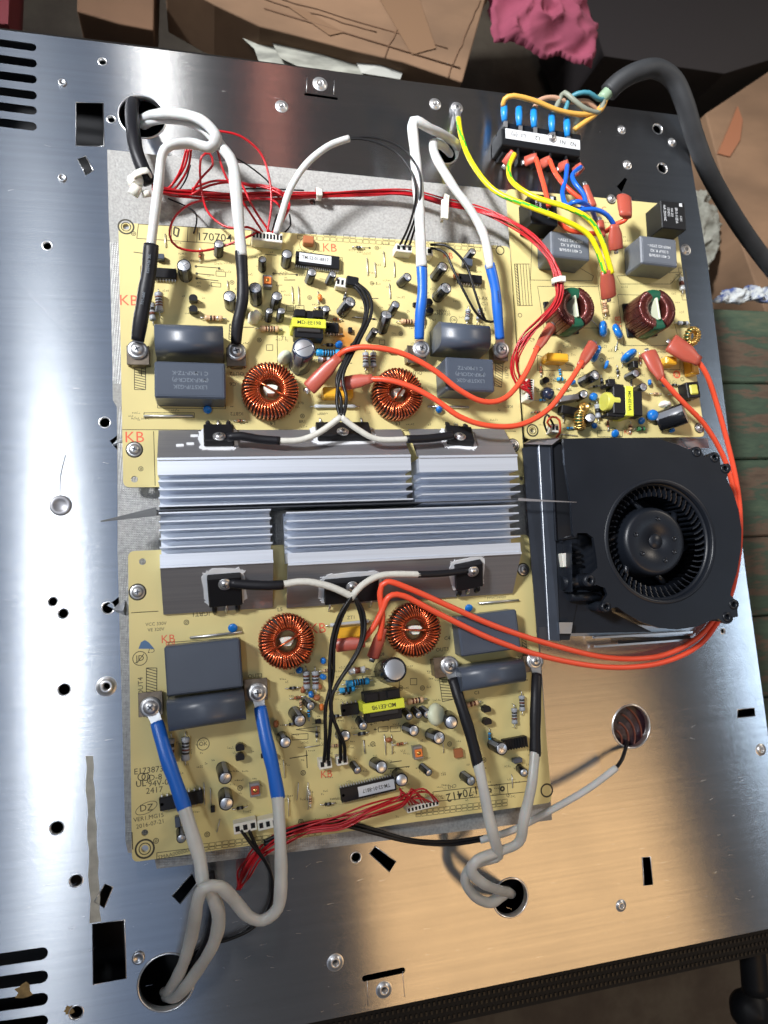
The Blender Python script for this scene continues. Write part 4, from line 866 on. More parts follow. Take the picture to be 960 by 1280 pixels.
resistor(FB, (756, 384), 92, 18, 8, tanr, [brownb, blackb, brownb, brownb]); resistor(FB, (852, 355), 92, 20, 8, glass_w, [brownb], name='fuse'); resistor(FB, (853.6, 404), 0, 17, 7, greyr, [blackb]); resistor(FB, (747, 514), 90, 20, 8, greyr, [blackb]); resistor(FB, (700, 474), 0, 9, 6, bluer, [blackb])
resistor(FB, (744, 483), 10, 7, 4, icm, [stripe_m], name='diode'); resistor(FB, (843, 481), 0, 8, 4, icm, [stripe_m], name='diode'); resistor(FB, (843, 493), 0, 8, 4, icm, [stripe_m], name='diode'); resistor(FB, (801, 536), 0, 12, 7, greenr, [blackb]); resistor(FB, (788, 534), 80, 8, 6, tanr, [brownb]); resistor(FB, (789, 476), 85, 10, 4, icm, [stripe_m], name='diode')
disc(FB, (754, 411), 80, 24, blue_bead, 45, th=4, label='blue disc capacitor'); disc(FB, (772, 414), 115, 24, blue_bead, 45, th=4); disc(FB, (745, 442.5), 55, 26, blue_bead, 25, th=4); disc(FB, (786, 445), 25, 27, blue_bead, 20, th=4); disc(FB, (758, 456), 65, 14, blue_bead, 20)
disc(FB, (741.7, 496), 0, 12, blue_bead, 70, th=4); disc(FB, (815.6, 519), 10, 17, blue_bead, 70, th=5); disc(FB, (802, 526), 15, 11, blue_bead, 60); disc(FB, (769, 542), 0, 12, blue_bead, 60); disc(FB, (743, 532), 0, 9, blue_bead, 60); disc(FB, (684, 492), 0, 18, sleeve_n, 70, th=8)
film(FB, (698, 446), 34, 12, -2, 9, yellowc); film(FB, (840, 450), 20, 12, -2, 9, yellowc); film(FB, (869, 455), 15, 30, 0, 8, yellowc)
trafo2, M, W, H = box_part(FB, (787, 501), 13, 44, -4, 15, tape, 'transformer', ch=.3)
G(M).box((-6.5, 0, -5), (9, 17.5, 9.5), ch=.5).build('bobbin', icm, trafo2); G(M).box((6, -1, -5), (7, 16, 9), ch=.5).build('bobbin', icm, trafo2)
G(M).lathe([(5.6, -1), (6.0, 0), (6.0, 7), (5.6, 8)], 20, Matrix.Translation((-10.5, 0, -6)) @ Matrix.Rotation(math.radians(90), 4, 'Y') @ Matrix.Translation((0, 0, -3))).build('winding_wrap', tape_w, trafo2)
for s in (-1, 1): G(M).box((-9, s * 9.4, -5), (12, 2.2, 8), ch=.4).build('bobbin_flange', icm, trafo2)
g = G(); words(g, 'MD-EE16A', (0, 0, .03), 2.8, -90, M, 1, .04); g.build('tape_print', silk, trafo2, kind='stuff')
o, M, W, H = box_part(FB, (867, 487), 22, 24, 5, 9, icm, 'small_inductor', ch=.5); G(M).box((0, 0, .2), (W * .62, H * .62, 1.6), ch=.7).build('tape_wrap', tape_w, o)
for i in range(4): G(M).box((W / 2 + .6, -H / 2 + H * (i + .5) / 4, -6), (1.6, .6, .5)).build('pin', tin, o)
ecap(FB, (856.4, 516), (823, 528), 16, 'x', h=12, m=sleeve_b, label='large black electrolytic capacitor leaning over')
for (t, b, r, mk) in [((744.5, 468.6), (727, 478), 8, 'x'), ((795, 466.5), (784, 472), 6.2, 0), ((804.5, 483.5), (794, 489), 6.3, 0), ((730, 492.5), (722, 497), 6.3, 0), ((694, 504.6), (688, 508), 5, 0), ((738, 522), (734, 528), 7.3, 'k')]: ecap(FB, t, b, r, mk)
for c_ in ((682, 476),): to92(FB, c_, 20)
box_part(FB, (765, 477), 11, 9, 0, 4, icm, 'optocoupler'); box_part(FB, (713, 513), 26, 12, -12, 6, icm, 'power_module'); box_part(FB, (712, 497), 30, 8, 8, 9, alu_dull, 'small_heat_plate'); box_part(FB, (795, 455), 8, 10, 0, 7, icm, 'varistor_block')
header(FB, (663, 487), 30, 12, 85, 9, 8); header(FB, (694, 535), 11, 12, -5, 2, 8)
glob(FB, (830, 506), 6, ZB, h=5, seed=3)
for a, b in (((775, 412), (768, 440)), ((738, 400), (752, 414)), ((777, 440), (777, 460)), ((700, 543), (722, 545))): jumper(FB, a, b)
# ------------------------------------------------------------------ heat sinks
def heatsink(x0, x1, yy, n, sgn, label, refx, zf=15.4, zt=31.5, diag=0):
    """extruded aluminium: sloping mounting flange (yy[0]..yy[1]), flat rib (..yy[2]), then fins up to yy[3]"""
    Y = [at(refx, yy[0], zf).y, at(refx, yy[1], zt).y, at(refx, yy[2], zt).y, at(refx, yy[3], zt + 1).y]
    root = thing('heat_sink', ((x0 + x1) / 2, (Y[0] + Y[3]) / 2, ZB), label, 'heat sink', 'aluminium heat sinks')
    def ext(prof, name, m, xa=x0, xb=x1, cut=0):
        g = G(); k = len(prof); g.v = [Vector((xa, y, z)) for y, z in prof] + [Vector((xb - cut * (i in (0, k - 1)), y, z)) for i, (y, z) in enumerate(prof)]
        for i in range(k): g.f.append([i, (i + 1) % k, k + (i + 1) % k, k + i]); g.m.append(0); g.sm.append(False)
        g.f.append(list(range(k))[::-1]); g.f.append([k + i for i in range(k)]); g.m += [0, 0]; g.sm += [False, False]
        return g.build(name, m, root)
    s = sgn
    ext([(Y[0], zf), (Y[1], zt), (Y[1], zt - 3.2), (Y[0], ZB + .2)], 'mounting_flange', alu_dull, cut=diag)
    ext([(Y[1] - s * .02, zt + .9), (Y[1] + s * 1.2, zt + .9), (Y[1] + s * 1.3, zt), (Y[1] - s * .02, zt - .2)], 'lip', alu)
    ext([(Y[1] + s * 1.35, zt), (Y[2], zt), (Y[2], ZB + .6), (Y[1] + s * 1.35, ZB + .6)], 'flat_rib', alu)
    ext([(Y[2] + s * .02, ZB + 5), (Y[3], ZB + 5), (Y[3], ZB + .7), (Y[2] + s * .02, ZB + .7)], 'fin_base', alu)
    pitch = (Y[3] - Y[2]) / n
    for i in range(n):
        y = Y[2] + pitch * (i + 1)
        ext([(y, ZB + 5.02), (y - s * .5, zt + 1), (y - s * 1.3, zt + 1), (y - s * 1.7, ZB + 5.02)], 'fin', alu, x0 + random.uniform(0, .3), x1 - random.uniform(0, .3))
    root['_f'] = 0; del root['_f']
    return root, (Y[0], zf, Y[1], zt)
xl = at(197, 590, 31).x; xm1 = at(514, 590, 31).x; xm2 = at(524, 590, 31).x; xr = at(648, 600, 31).x
HU1, FU = heatsink(xl, xm1, (537, 570, 590, 629), 4, -1, 'long upper heat sink, left of the narrow gap, with two black devices on its flange', 400)
HU2, FU2 = heatsink(xm2, xr, (536, 569, 589, 628), 4, -1, 'short upper heat sink right of the narrow gap next to the blower', 590)
xb1 = at(341, 690, 31).x; xb2 = at(359, 690, 31).x; xbr = at(650, 680, 31).x
HL1, FL = heatsink(xl, xb1, (764, 707, 690, 637), 5, 1, 'short lower heat sink left of the gap with one black device', 270)
HL2, FL2 = heatsink(xb2, xbr, (752, 701, 686, 635), 5, 1, 'long lower heat sink right of the gap with two black devices', 480)
def on_flange(F, px, py, up=0.0):
    y0, z0, y1, z1 = F; n = Vector((0, -(z1 - z0), y1 - y0)); n = n if n.z > 0 else -n; n.normalize()
    d = CM @ Vector(((px - 480) / FPX, -(py - 640) / FPX, -1)); A = Vector((0, y0, z0)) + n * up
    t = (A - CP).dot(n) / d.dot(n); return CP + d * t, n
def fl_mat(F, px, py, up=0.0, turn=0):
    P, n = on_flange(F, px, py, up); x = Vector((1, 0, 0)); y = n.cross(x); M = Matrix((x, y, n)).transposed().to_4x4(); return Matrix.Translation(P) @ M @ Matrix.Rotation(math.radians(turn), 4, 'Z')
def blob_outline(w_, h_, seed):
    r = random.Random(seed); return [(math.copysign(abs(math.cos(t)) ** .35, math.cos(t)) * w_ / 2 * (1 + r.uniform(-.07, .1)), math.copysign(abs(math.sin(t)) ** .35, math.sin(t)) * h_ / 2 * (1 + r.uniform(-.07, .1))) for t in [i / 40 * 6.283 for i in range(40)]]
def device(par, F, c, w_, h_, turn, sgn, legs, sc, seed, name='power_transistor', thick=4.6):
    """flat black power device bolted to the sloping flange; sgn = direction of its legs along the flange (towards the board)"""
    M = fl_mat(F, *c, .05, turn); y0 = h_ / 2
    G(M).prism(blob_outline(w_ + 4.2, h_ + 4.6, seed), 0, .35).build('thermal_paste', paste, par)
    o = G(M).box((0, 0, .4 + thick / 2), (w_, h_, thick), ch=.6).build(name, icm, par)
    for i in range(legs):
        x = (i - (legs - 1) / 2) * w_ / legs * 1.05; a = M @ Vector((x, sgn * y0 * .98, 2)); b = M @ Vector((x, sgn * (y0 + 3.2), 2.4)); e = Vector((b.x, b.y + sgn * 2.2, ZB - .3))
        lg = G().tube([a, b, b + (e - b) * .3 + Vector((0, 0, 1.0)), e], .75, 6).build('lead', tin, o)
        if legs == 3 and i != 1: G().tube([a, b, b + (e - b) * .45], 1.35, 8).build('lead_sleeve', hs_black, o)
    P, n = on_flange(F, *sc, .45 + thick); screw(o, P, 3.4, n)
    return o
HU = FU; 
device(TB, FU, (273.5, 549), 16, 15, 0, 1, 3, (274, 546), 1); device(TB, FU2, (573, 549), 16, 14, -8, 1, 3, (575, 546), 3); 
device(TB, FU, (429, 544), 31, 13, 0, 1, 4, (428.5, 540), 2, name='bridge_rectifier')
device(LB, FL, (281, 734), 17.5, 18.5, 2, -1, 3, (281, 730), 4); device(LB, FL2, (584, 716), 16, 17, 10, -1, 3, (591, 714), 5)
device(LB, FL2, (438, 734), 30, 15, 2, -1, 4, (440, 733), 6, name='bridge_rectifier')
for i, (q, F) in enumerate((((225, 557), FU), ((243, 545), FU), ((238, 555), FU), ((470, 551), FU), ((402, 742), FL2))):
    M = fl_mat(F, *q, .05); G(M).prism(blob_outline(4 - (i > 2) * 1, 2.2, 30 + i), 0, .3).build('paste_smear', paste, (HU1, HU1, HU1, HU1, HL2)[i])
# thin baffle strip sandwiched between the upper and lower heat sinks
blade_m = mat('blade_steel', (0.10, 0.105, 0.11), 0.45, 0.3)
div = thing('baffle_strip', at(420, 632, 30), 'thin steel strip wedged between upper and lower heat sinks with pointed left tip', 'strip')
a = at(126, 651, 30); b = at(196, 641, 32); y0 = at(400, 632, 32).y
g = G(); xr2 = at(716, 629, 33).x
L_ = [(a.x, a.y, 28), (b.x, y0 - .2, 12), (b.x, y0 + .2, 34), (a.x + 1, a.y, 30)]
g.add([(x, y - .3, z) for x, y, z in L_] + [(x, y + .3, z) for x, y, z in L_], [(0, 1, 2, 3), (7, 6, 5, 4), (0, 4, 5, 1), (3, 2, 6, 7), (0, 3, 7, 4)])
g.build('pointed_tip', blade_m, div)
G().add([(b.x, y0 - 3.0, 33.6), (a.x, a.y - .6, 30.1), (a.x, a.y, 30.2), (b.x, y0 + 1.6, 33.9)], [(0, 1, 2, 3)]).build('folded_edge', blade_m, div)
G().box(((b.x + xbr) / 2, y0, 24), (xbr - b.x, .7, 18)).build('web', dark_steel, div)
G().add([(xbr, y0 + .8, 33.2), (xbr, y0 - .9, 33.0), (xr2, at(716, 629, 33).y - .1, 37.6), (xr2, at(716, 629, 33).y + .2, 37.8)], [(0, 1, 2, 3)]).build('flat_tip', alu_dull, div)
# ------------------------------------------------------------------ blower
ZF = 37.0
bl = thing('blower', at(820, 676, 2), 'black centrifugal blower with round inlet right of the heat sinks', 'fan')
fo = lambda L_, z=ZF: [tuple(at(640 + x / 3.2, 540 + y / 3.2, z)[:2]) for x, y in L_]
K = lambda cx, cy, r, a0, a1, n=7: [(cx + r * math.cos(math.radians(a0 + (a1 - a0) * i / n)), cy + r * math.sin(math.radians(a0 + (a1 - a0) * i / n))) for i in range(n + 1)]
spiral = [(206, 26), (400, 22), (590, 28), (660, 50), (712, 72)] + K(738, 78, 20, 200, 330, 4) + [(770, 102)] + K(808, 104, 24, 200, 340, 5) + [(834, 130)] + K(852, 146, 24, 300, 420, 5) + [(858, 186), (884, 240), (906, 310), (918, 390), (916, 470), (900, 560), (878, 630), (874, 652)] + K(886, 690, 22, 280, 400, 5) + [(902, 712), (904, 738), (884, 742)] + K(860, 742, 26, 20, 150, 5) + [(826, 748), (800, 752), (740, 778), (660, 790), (590, 784), (520, 762), (460, 728), (420, 700), (400, 704)] + K(376, 700, 22, 30, 230, 6) + [(366, 674), (382, 650), (372, 624), (340, 612)] + K(306, 594, 24, 60, 260, 6) + [(318, 566), (342, 544), (338, 500), (326, 424), (300, 404), (262, 404), (250, 420), (244, 410), (236, 280), (212, 130)]
oc = at(826.5, 676, ZF); RIN = 35.4
holes = [circle(oc[:2], RIN, 64)] + [circle(tuple(at(640 + x / 3.2, 540 + y / 3.2, ZF)[:2]), 1.6, 16) for x, y in ((810, 102), (852, 146), (886, 690), (860, 740), (376, 700), (308, 593))]
vs, fs = sheet([fo(spiral)] + holes, ZF, 2.4); G().mesh(vs, fs).build('housing_cover', fan_m, bl)
body = [(212, 30), (590, 33), (700, 76), (830, 140), (880, 240), (912, 390), (894, 560), (840, 690), (740, 770), (650, 784), (560, 774), (460, 724), (400, 670), (330, 640), (240, 640), (236, 430), (214, 130)]
bp = fo(body, ZF - 3); g = G()
for i in range(len(bp)):
    a, b = bp[i], bp[(i + 1) % len(bp)]
    if i == len(bp) - 1 or i == len(bp) - 2: continue
    g.add([(*a, ZF - 2.3), (*b, ZF - 2.3), (*b, 4), (*a, 4)], [(0, 1, 2, 3)])
g.build('housing_wall', fan_m, bl)
vs, fs = sheet([bp], 5.0, 1.5); G().mesh(vs, fs).build('housing_floor', blackp, bl)
G().lathe([(RIN - .4, ZF - 2), (RIN + .2, ZF + .4), (RIN + 1.6, ZF + .8), (RIN + 2.6, ZF + .1)], 72, Matrix.Translation((oc.x, oc.y, 0)), cap=False).build('inlet_rim', fan_m, bl)
# lower left recess with plug, posts and a ledge
rc = [at(640 + x / 3.2, 540 + y / 3.2, 22) for x, y in ((150, 440), (245, 412), (340, 410), (345, 560), (385, 620), (400, 720), (560, 800), (180, 806), (160, 600))]
vs, fs = sheet([[(p.x, p.y) for p in rc]], 22, 2); G().mesh(vs, fs).build('lower_ledge', fan_m, bl)
for (x, y), (x2, y2), r in (((200, 606), (300, 592), 4.2), ((230, 655), (350, 655), 3.4)):
    A = at(640 + x / 3.2, 540 + y / 3.2, 25); B = at(640 + x2 / 3.2, 540 + y2 / 3.2, 27); G().cyl(A, B, r, 18).build('screw_post', fan_m, bl)
A = at(640 + 306 / 3.2, 540 + 594 / 3.2, ZF - 1); G().lathe([(3.6, 20), (3.6, ZF + .3), (2.6, ZF + .8), (1.6, ZF + .8), (1.5, ZF - 4), (0, ZF - 4)], 20, Matrix.Translation((A.x, A.y, 0))).build('screw_boss', fan_m, bl)
for x, y in ((810, 102), (852, 146), (886, 690), (860, 740), (376, 700), (738, 80)):
    A = at(640 + x / 3.2, 540 + y / 3.2, ZF); G().lathe([(3.1, 6), (3.1, ZF + .3), (2.3, ZF + .6), (1.7, ZF + .6), (1.5, ZF - 5), (0, ZF - 5)], 18, Matrix.Translation((A.x, A.y, 0))).build('screw_boss', fan_m, bl)
A = at(640 + 214 / 3.2, 540 + 512 / 3.2, 27); G(spin(A, 4)).box((0, 0, -2), (4.2, 8.2, 5), ch=.3).build('cable_plug', whitep, bl)
for k in range(3): A = at(640 + (262 + k * 3) / 3.2, 540 + (480 + k * 22) / 3.2, 27); G(spin(A, 4)).box((0, 0, -2), (4, 1.6, 5), ch=.3).build('latch', blackp, bl)
P = [at(x, y, 24) for x, y in ((689, 552), (718, 552), (722, 672), (695, 676))]; vs, fs = sheet([[(p.x, p.y) for p in P]], 24, 1); G().mesh(vs, fs).build('outlet_shade_panel', inside, bl)  # flat black panel painted as the shaded hollow of the outlet
G().tube([at(689, 552, 25), at(695, 676, 25), at(717, 669, 34)], .8, 6).build('outlet_edge', fan_m, bl)
P = [at(x, y, 23) for x, y in ((695, 676), (720, 670), (728, 720), (712, 800), (700, 800))]; vs, fs = sheet([[(p.x, p.y) for p in P]], 23, 1); G().mesh(vs, fs).build('lower_ledge', fan_m, bl)
# impeller
imp = link('impeller', None, Vector((oc.x, oc.y, 8)), bl)
G().lathe([(RIN + 4, 8), (RIN + 4, 9.5), (22, 9.5), (21.6, 22), (21, ZF - 7), (20, ZF - 4.6), (18, ZF - 4), (6, ZF - 4), (5.8, ZF - 4.3), (0, ZF - 4.3)], 56, Matrix.Translation((oc.x - 1, oc.y, 0))).build('hub', fan_m, imp)
G().lathe([(RIN - 1.4, ZF - 5), (RIN - 1.2, ZF - 3.4), (RIN + 3, ZF - 3.2), (RIN + 3, ZF - 5)], 64, Matrix.Translation((oc.x, oc.y, 0)), cap=False).build('shroud', fan_m, imp)
NB = 52; bm0 = None
for i in range(NB):
    if bm0 is None:
        g = G(); 
        for k in range(4):
            r0, r1 = RIN - 7.6 + k * 2.2, RIN - 7.6 + (k + 1) * 2.2; t0, t1 = (k ** 1.5) * .016, ((k + 1) ** 1.5) * .016
            P = [(r0 * math.cos(t0), r0 * math.sin(t0)), (r1 * math.cos(t1), r1 * math.sin(t1))]
            for e in (-.35, .35): g.add([(P[0][0], P[0][1] + e, 10), (P[1][0], P[1][1] + e, 10), (P[1][0], P[1][1] + e, ZF - 4.6), (P[0][0], P[0][1] + e, ZF - 5.6)], [(0, 1, 2, 3)])
            g.add([(P[0][0], P[0][1] - .35, ZF - 5.6), (P[1][0], P[1][1] - .35, ZF - 4.6), (P[1][0], P[1][1] + .35, ZF - 4.6), (P[0][0], P[0][1] + .35, ZF - 5.6)], [(0, 1, 2, 3)])
        b = g.build('blade', fan_m, imp, origin=(0, 0, 0)); bm0 = b.data
    else: b = bpy.data.objects.new('blade', bm0); C.objects.link(b); b.parent = imp
    b.location = (0, 0, -8 * U); b.rotation_euler = (0, 0, i * 2 * math.pi / NB)
for k, a in enumerate((22, 92, 160, 215, 275, 335)):        # webs between hub and blade ring
    a = math.radians(a); p0 = Vector((oc.x + 19 * math.cos(a), oc.y + 19 * math.sin(a), ZF - 14)); p1 = Vector((oc.x + 29 * math.cos(a + .3), oc.y + 29 * math.sin(a + .3), ZF - 16))
    G().tube([p0, (p0 + p1) / 2 + Vector((0, 0, 1)), p1], 2.0, 8).build('web', fan_m, imp)
for a, r in ((78, 14), (160, 14), (5, 13), (215, 12), (295, 13), (330, 14)):
    a = math.radians(a); G().lathe([(1.5, 0), (1.4, .5), (1.0, .5), (.9, .1), (0, .1)], 14, Matrix.Translation((oc.x - 1 + r * math.cos(a), oc.y + r * math.sin(a), ZF - 4))).build('rivet', fan_m, imp)
G().lathe([(4.6, 0), (4.4, .35), (0, .35)], 24, Matrix.Translation((oc.x - 1, oc.y, ZF - 4.3))).build('hub_cap', fan_m, imp)
# sheet steel duct that joins the blower to the heat sinks
duct_m = mat('duct_steel', (0.13, 0.15, 0.19), 0.3, 0.9, 0.1, 300, 0.1, 60)
dk = thing('air_duct', at(680, 680, 2), 'bent sheet steel duct between the heat sinks and the black blower', 'duct')
def plate(name, L_, m, t=1.0): g = G(); P = [at(x, y, z) for x, y, z in L_]; n = (P[1] - P[0]).cross(P[2] - P[0]).normalized(); n = n if n.z > 0 else -n; k = len(P); g.add(P + [p - n * t for p in P], [tuple(range(k)), tuple(range(2 * k - 1, k - 1, -1))] + [(i, k + i, k + (i + 1) % k, (i + 1) % k) for i in range(k)]); return g.build(name, m, dk)
plate('side_plate', ((653, 560, 21), (673, 556, 22), (686, 800, 22), (672, 800, 21)), duct_m)
plate('top_fold', ((674, 556, 22.5), (689, 551, 24), (700, 802, 24), (687, 800, 22.5)), duct_m)
plate('fold_edge', ((673, 556, 23.2), (674, 556, 23.4), (687, 800, 23.4), (686, 800, 23.2)), steel_raw)
plate('top_lip', ((655, 555, 23), (664, 550, 25), (700, 548, 27), (690, 556, 27)), steel_raw)
plate('bottom_flange', ((674, 800, 22), (674, 784, 22), (694, 782, 22), (694, 800, 22)), dark_steel)
plate('spring_clip', ((700, 792, 26), (699, 778, 26), (716, 778, 27), (714, 792, 27)), tin)
plate('base_plate', ((700, 795, 3), (706, 560, 3), (850, 560, 3), (870, 797, 3)), steel_raw)
for q in (((742, 797, 6), (864, 790, 6)), ((744, 808, 4), (868, 799, 4))): G().box((at(*q[0]) + at(*q[1])) / 2, ((at(*q[0]) - at(*q[1])).length, 1.2, 3), Matrix.Rotation(math.atan2((at(*q[1]) - at(*q[0])).y, (at(*q[1]) - at(*q[0])).x), 3, 'Z')).build('slot_edge', bright, dk)
G().add([at(772, 801, 4.2), at(862, 794, 4.2), at(864, 799, 4.2), at(773, 806, 4.2)], [(0, 1, 2, 3)]).build('slot_shade_patch', inside, dk)  # dark quad laid on the plate for the shade in a slot
plate('board_bracket', ((852, 548, 10), (884, 548, 10), (887, 560, 10), (860, 560, 10)), steel_raw)
# ------------------------------------------------------------------ terminal block
tbk = thing('terminal_block', at(678, 178, 0), 'black mains terminal block with white label strip and blue spade terminals', 'terminal block')
def boxpx(name, q, z0, z1, m, par, ch=.5):
    P = [at(*k, z1) for k in q]; c = sum(P, Vector()) / 4; x = (P[1] - P[0]); W = x.length; H = (P[3] - P[0]).length
    return G(spin((c.x, c.y, z0), math.degrees(math.atan2(x.y, x.x)))).box((0, 0, (z1 - z0) / 2), (W, H, z1 - z0), ch=ch).build(name, m, par)
boxpx('housing', ((628, 160), (726, 176), (724, 196), (626, 180)), .5, 17, blackp, tbk); boxpx('housing_step', ((630, 152), (727, 168), (726, 178), (629, 162)), .5, 12, blackp, tbk); boxpx('housing_step', ((628, 182), (726, 198), (725, 208), (628, 192)), .5, 11, blackp, tbk)
o = boxpx('label_strip', ((632, 160), (725, 175), (725, 187.5), (632, 172.5)), 17.02, 17.3, white_print, tbk, ch=.05)
g = G(); 
for t, x, y in (('L1', 654, 169.5), ('(=)', 643, 168), ('L2', 672, 172.5), ('N1', 703, 177.5), ('N2', 716.5, 180)): words(g, t, at(x, y, 17.36), 3.7, 171, bold=.05)
g.build('label_print', silk, o, kind='stuff')
screw(tbk, at(689.5, 172, 17.4), 3.2)
for k in range(4): boxpx('divider_rib', ((647 + k * 20, 162 + k * 3.1), (649 + k * 20, 162.3 + k * 3.1), (649 + k * 20, 204 + k * 3.1), (647 + k * 20, 203.7 + k * 3.1)), 10, 16, blackp, tbk, ch=.1)
for k, (x, y) in enumerate(((630, 141), (648.5, 147), (667, 149), (689.5, 155), (708.5, 160.5))):
    a = at(x, y - 12, 14); b = at(x + .5, y + 10, 15); o = G().tube([a, a.lerp(b, .5), b], [2.2, 2.3, 1.7], 12).build('spade_sleeve', spade_blue, tbk)
    G().box(at(x + 2, y + 14, 15), (2.6, 4.6, .7), Matrix.Rotation(-.1, 3, 'Z')).build('spade_blade', tin, o)

# ------------------------------------------------------------------ leads and cables
def cable(name, pts, w_, m, label=None, cat='cable', group=None, parent=None, n=10, flat=1.0, step=2.5, stripe=None):
    """round lead through pixel/height points; w_ = width in photo pixels"""
    P = spline(pp(pts), step); zs = sum(q[2] for q in pts) / len(pts); r = w_ * ZT(zs) / 2
    if stripe is not None:
        g = G(); g.tube(P, r, 14); 
        for i in range(len(g.f) - 2):
            ring, k = divmod(i, 14)
            if (k + ring // 2) % 14 in (0, 1): g.m[i] = 1
        return g.build(name, [m, stripe], parent, label=label, cat=cat if not parent else None, group=group)
    return G().tube(P, r, n, flat=flat).build(name, m, parent, label=label, cat=cat if not parent else None, group=group)
def wob(pts, amp, seed):
    r = random.Random(seed); return [(x + r.uniform(-amp, amp), y + r.uniform(-amp, amp), z) for x, y, z in pts]
def coil_lead(label, white, shrink, m, end, ww=14.5, flat=.82, lugdir=None, sw=14.5, wm=None, mark=()):
    t = thing('coil_lead', at(*end, 20), label, 'lead', 'white sleeved coil leads with ring lugs')
    wr = random.Random(int(end[0] * 7)); white = [white[0]] + [(x + wr.uniform(-1, 1), y + wr.uniform(-1, 1), z) for x, y, z in white[1:-1]] + [white[-1]]
    P = spline(pp(white), 2.5); r0 = ww * ZT(sum(q[2] for q in white) / len(white)) / 2
    G().tube(P, [r0 * (1 + .05 * math.sin(i * .37 + end[0]) + .03 * math.sin(i * 1.1)) for i in range(len(P))], 16, flat=flat).build('white_sleeve', wm or sil_w, t)
    P = spline(pp(shrink), 2.5); r0 = sw * ZT(28) / 2; k = len(P)
    rs = [r0 * (1.06 + .04 * math.sin(i * .9)) * (1 if i < k * .7 else 1 - .12 * (i - k * .7) / (k * .3)) for i in range(k)]
    G().tube(P, rs, 16, flat=.85).build('heat_shrink', m, t)
    if mark:
        for fr, txt in mark:
            i = int(fr * (k - 1)); p = P[i]; d = (P[max(i - 2, 0)] - P[min(i + 2, k - 1)]).normalized(); up = Vector((0, 0, 1)); up = (up - d * up.dot(d)).normalized(); sd = up.cross(d)
            MM = Matrix.Translation(p + up * (rs[i] + .08)) @ Matrix((d, sd, up)).transposed().to_4x4(); g = G(); words(g, txt, (0, 0, 0), 2.0, 0, MM); g.build('sleeve_print', grey_print if m is hs_black else silk, t, kind='stuff')
    a = P[-1]; c = at(*end, ZB + 7.9); d = (c - a); d.z = 0; d = d.normalized(); nrm = Vector((-d.y, d.x, 0))
    G().add([a - nrm * 2.6, c - d * 2 - nrm * 3.2, c - d * 2 + nrm * 3.2, a + nrm * 2.6, a - nrm * 2.6 + Vector((0, 0, -1.6)), c - d * 2 - nrm * 3.2 + Vector((0, 0, -.8)), c - d * 2 + nrm * 3.2 + Vector((0, 0, -.8)), a + nrm * 2.6 + Vector((0, 0, -1.6))], [(0, 1, 2, 3), (7, 6, 5, 4), (0, 4, 5, 1), (3, 2, 6, 7)]).build('lug_barrel', tin, t)
    G().lathe([(2.6, 0), (5.3, 0), (5.3, .8), (2.6, .8), (2.6, 0)], 28, Matrix.Translation(c - Vector((0, 0, .7))), cap=False).build('lug_ring', tin, t)
    return t
coil_lead('black tipped white lead bolted at the far left terminal of the upper board', [(176, 150, -6), (190, 143, 14), (218, 141, 30), (250, 150, 40), (271, 170, 42), (262, 184, 38), (240, 180, 36), (214, 182, 38), (203, 194, 38), (197, 235, 36), (188, 312, 33)], [(189, 306, 33), (186, 340, 31), (180, 375, 29), (175, 405, 26), (172, 426, 23)], hs_black, (171.5, 437), sw=17, mark=((.25, 'E209436 3X'), (.6, 'T01-600')))
coil_lead('black tipped white lead bolted between oval capacitor and blue capacitor on the upper board', [(180, 156, -6), (196, 150, 12), (228, 150, 26), (256, 162, 34), (278, 184, 38), (291, 204, 38), (295, 240, 37), (302, 320, 33)], [(301, 314, 33), (303, 345, 31), (303, 375, 30), (297, 405, 27), (295, 430, 23)], hs_black, (295.4, 439), sw=14)
coil_lead('blue tipped white lead with a sharp kink at the third terminal', [(572, 184, -6), (569, 178, 14), (556, 170, 28), (536, 160, 38), (521, 151, 42), (515, 156, 42), (518, 190, 41), (524, 250, 38), (527, 334, 33)], [(527, 328, 33), (528, 365, 31), (525, 395, 28), (524, 424, 23)], hs_blue, (526.8, 436), ww=15, sw=13.5)
coil_lead('blue tipped white lead curving to the rightmost terminal of the upper board', [(562, 192, -6), (552, 183, 18), (542, 180, 31), (545, 196, 37), (566, 232, 39), (588, 262, 38), (604, 295, 36), (613, 336, 33)], [(612, 330, 33), (619, 360, 31), (622, 390, 28), (625, 424, 23)], hs_blue, (626.4, 437), ww=14, sw=13.5, mark=((.45, 'E209436'),))
coil_lead('blue tipped white lead bolted at the far left terminal of the lower board', [(229, 1006, 30), (240, 1040, 33), (249, 1075, 34), (254, 1102, 37), (265, 1116, 36), (274, 1145, 32), (266, 1180, 25), (246, 1215, 14), (222, 1244, 2), (208, 1246, -12)], [(231, 1012, 30), (222, 985, 30), (208, 945, 28), (196, 903, 22)], hs_blue, (188, 884), ww=15, sw=15.5, wm=sil_g)
coil_lead('blue tipped white lead looping low from the second terminal of the lower board', [(347, 990, 30), (351, 1050, 34), (352, 1105, 35), (346, 1136, 33), (328, 1151, 31), (310, 1145, 32), (292, 1124, 35), (274, 1108, 42), (256, 1110, 43), (246, 1128, 38), (240, 1165, 28), (230, 1205, 14), (214, 1236, -2), (206, 1240, -14)], [(348, 998, 30), (341, 960, 30), (333, 925, 28), (325, 884, 22)], hs_blue, (322, 866), ww=14.5, sw=15.5, wm=sil_g)
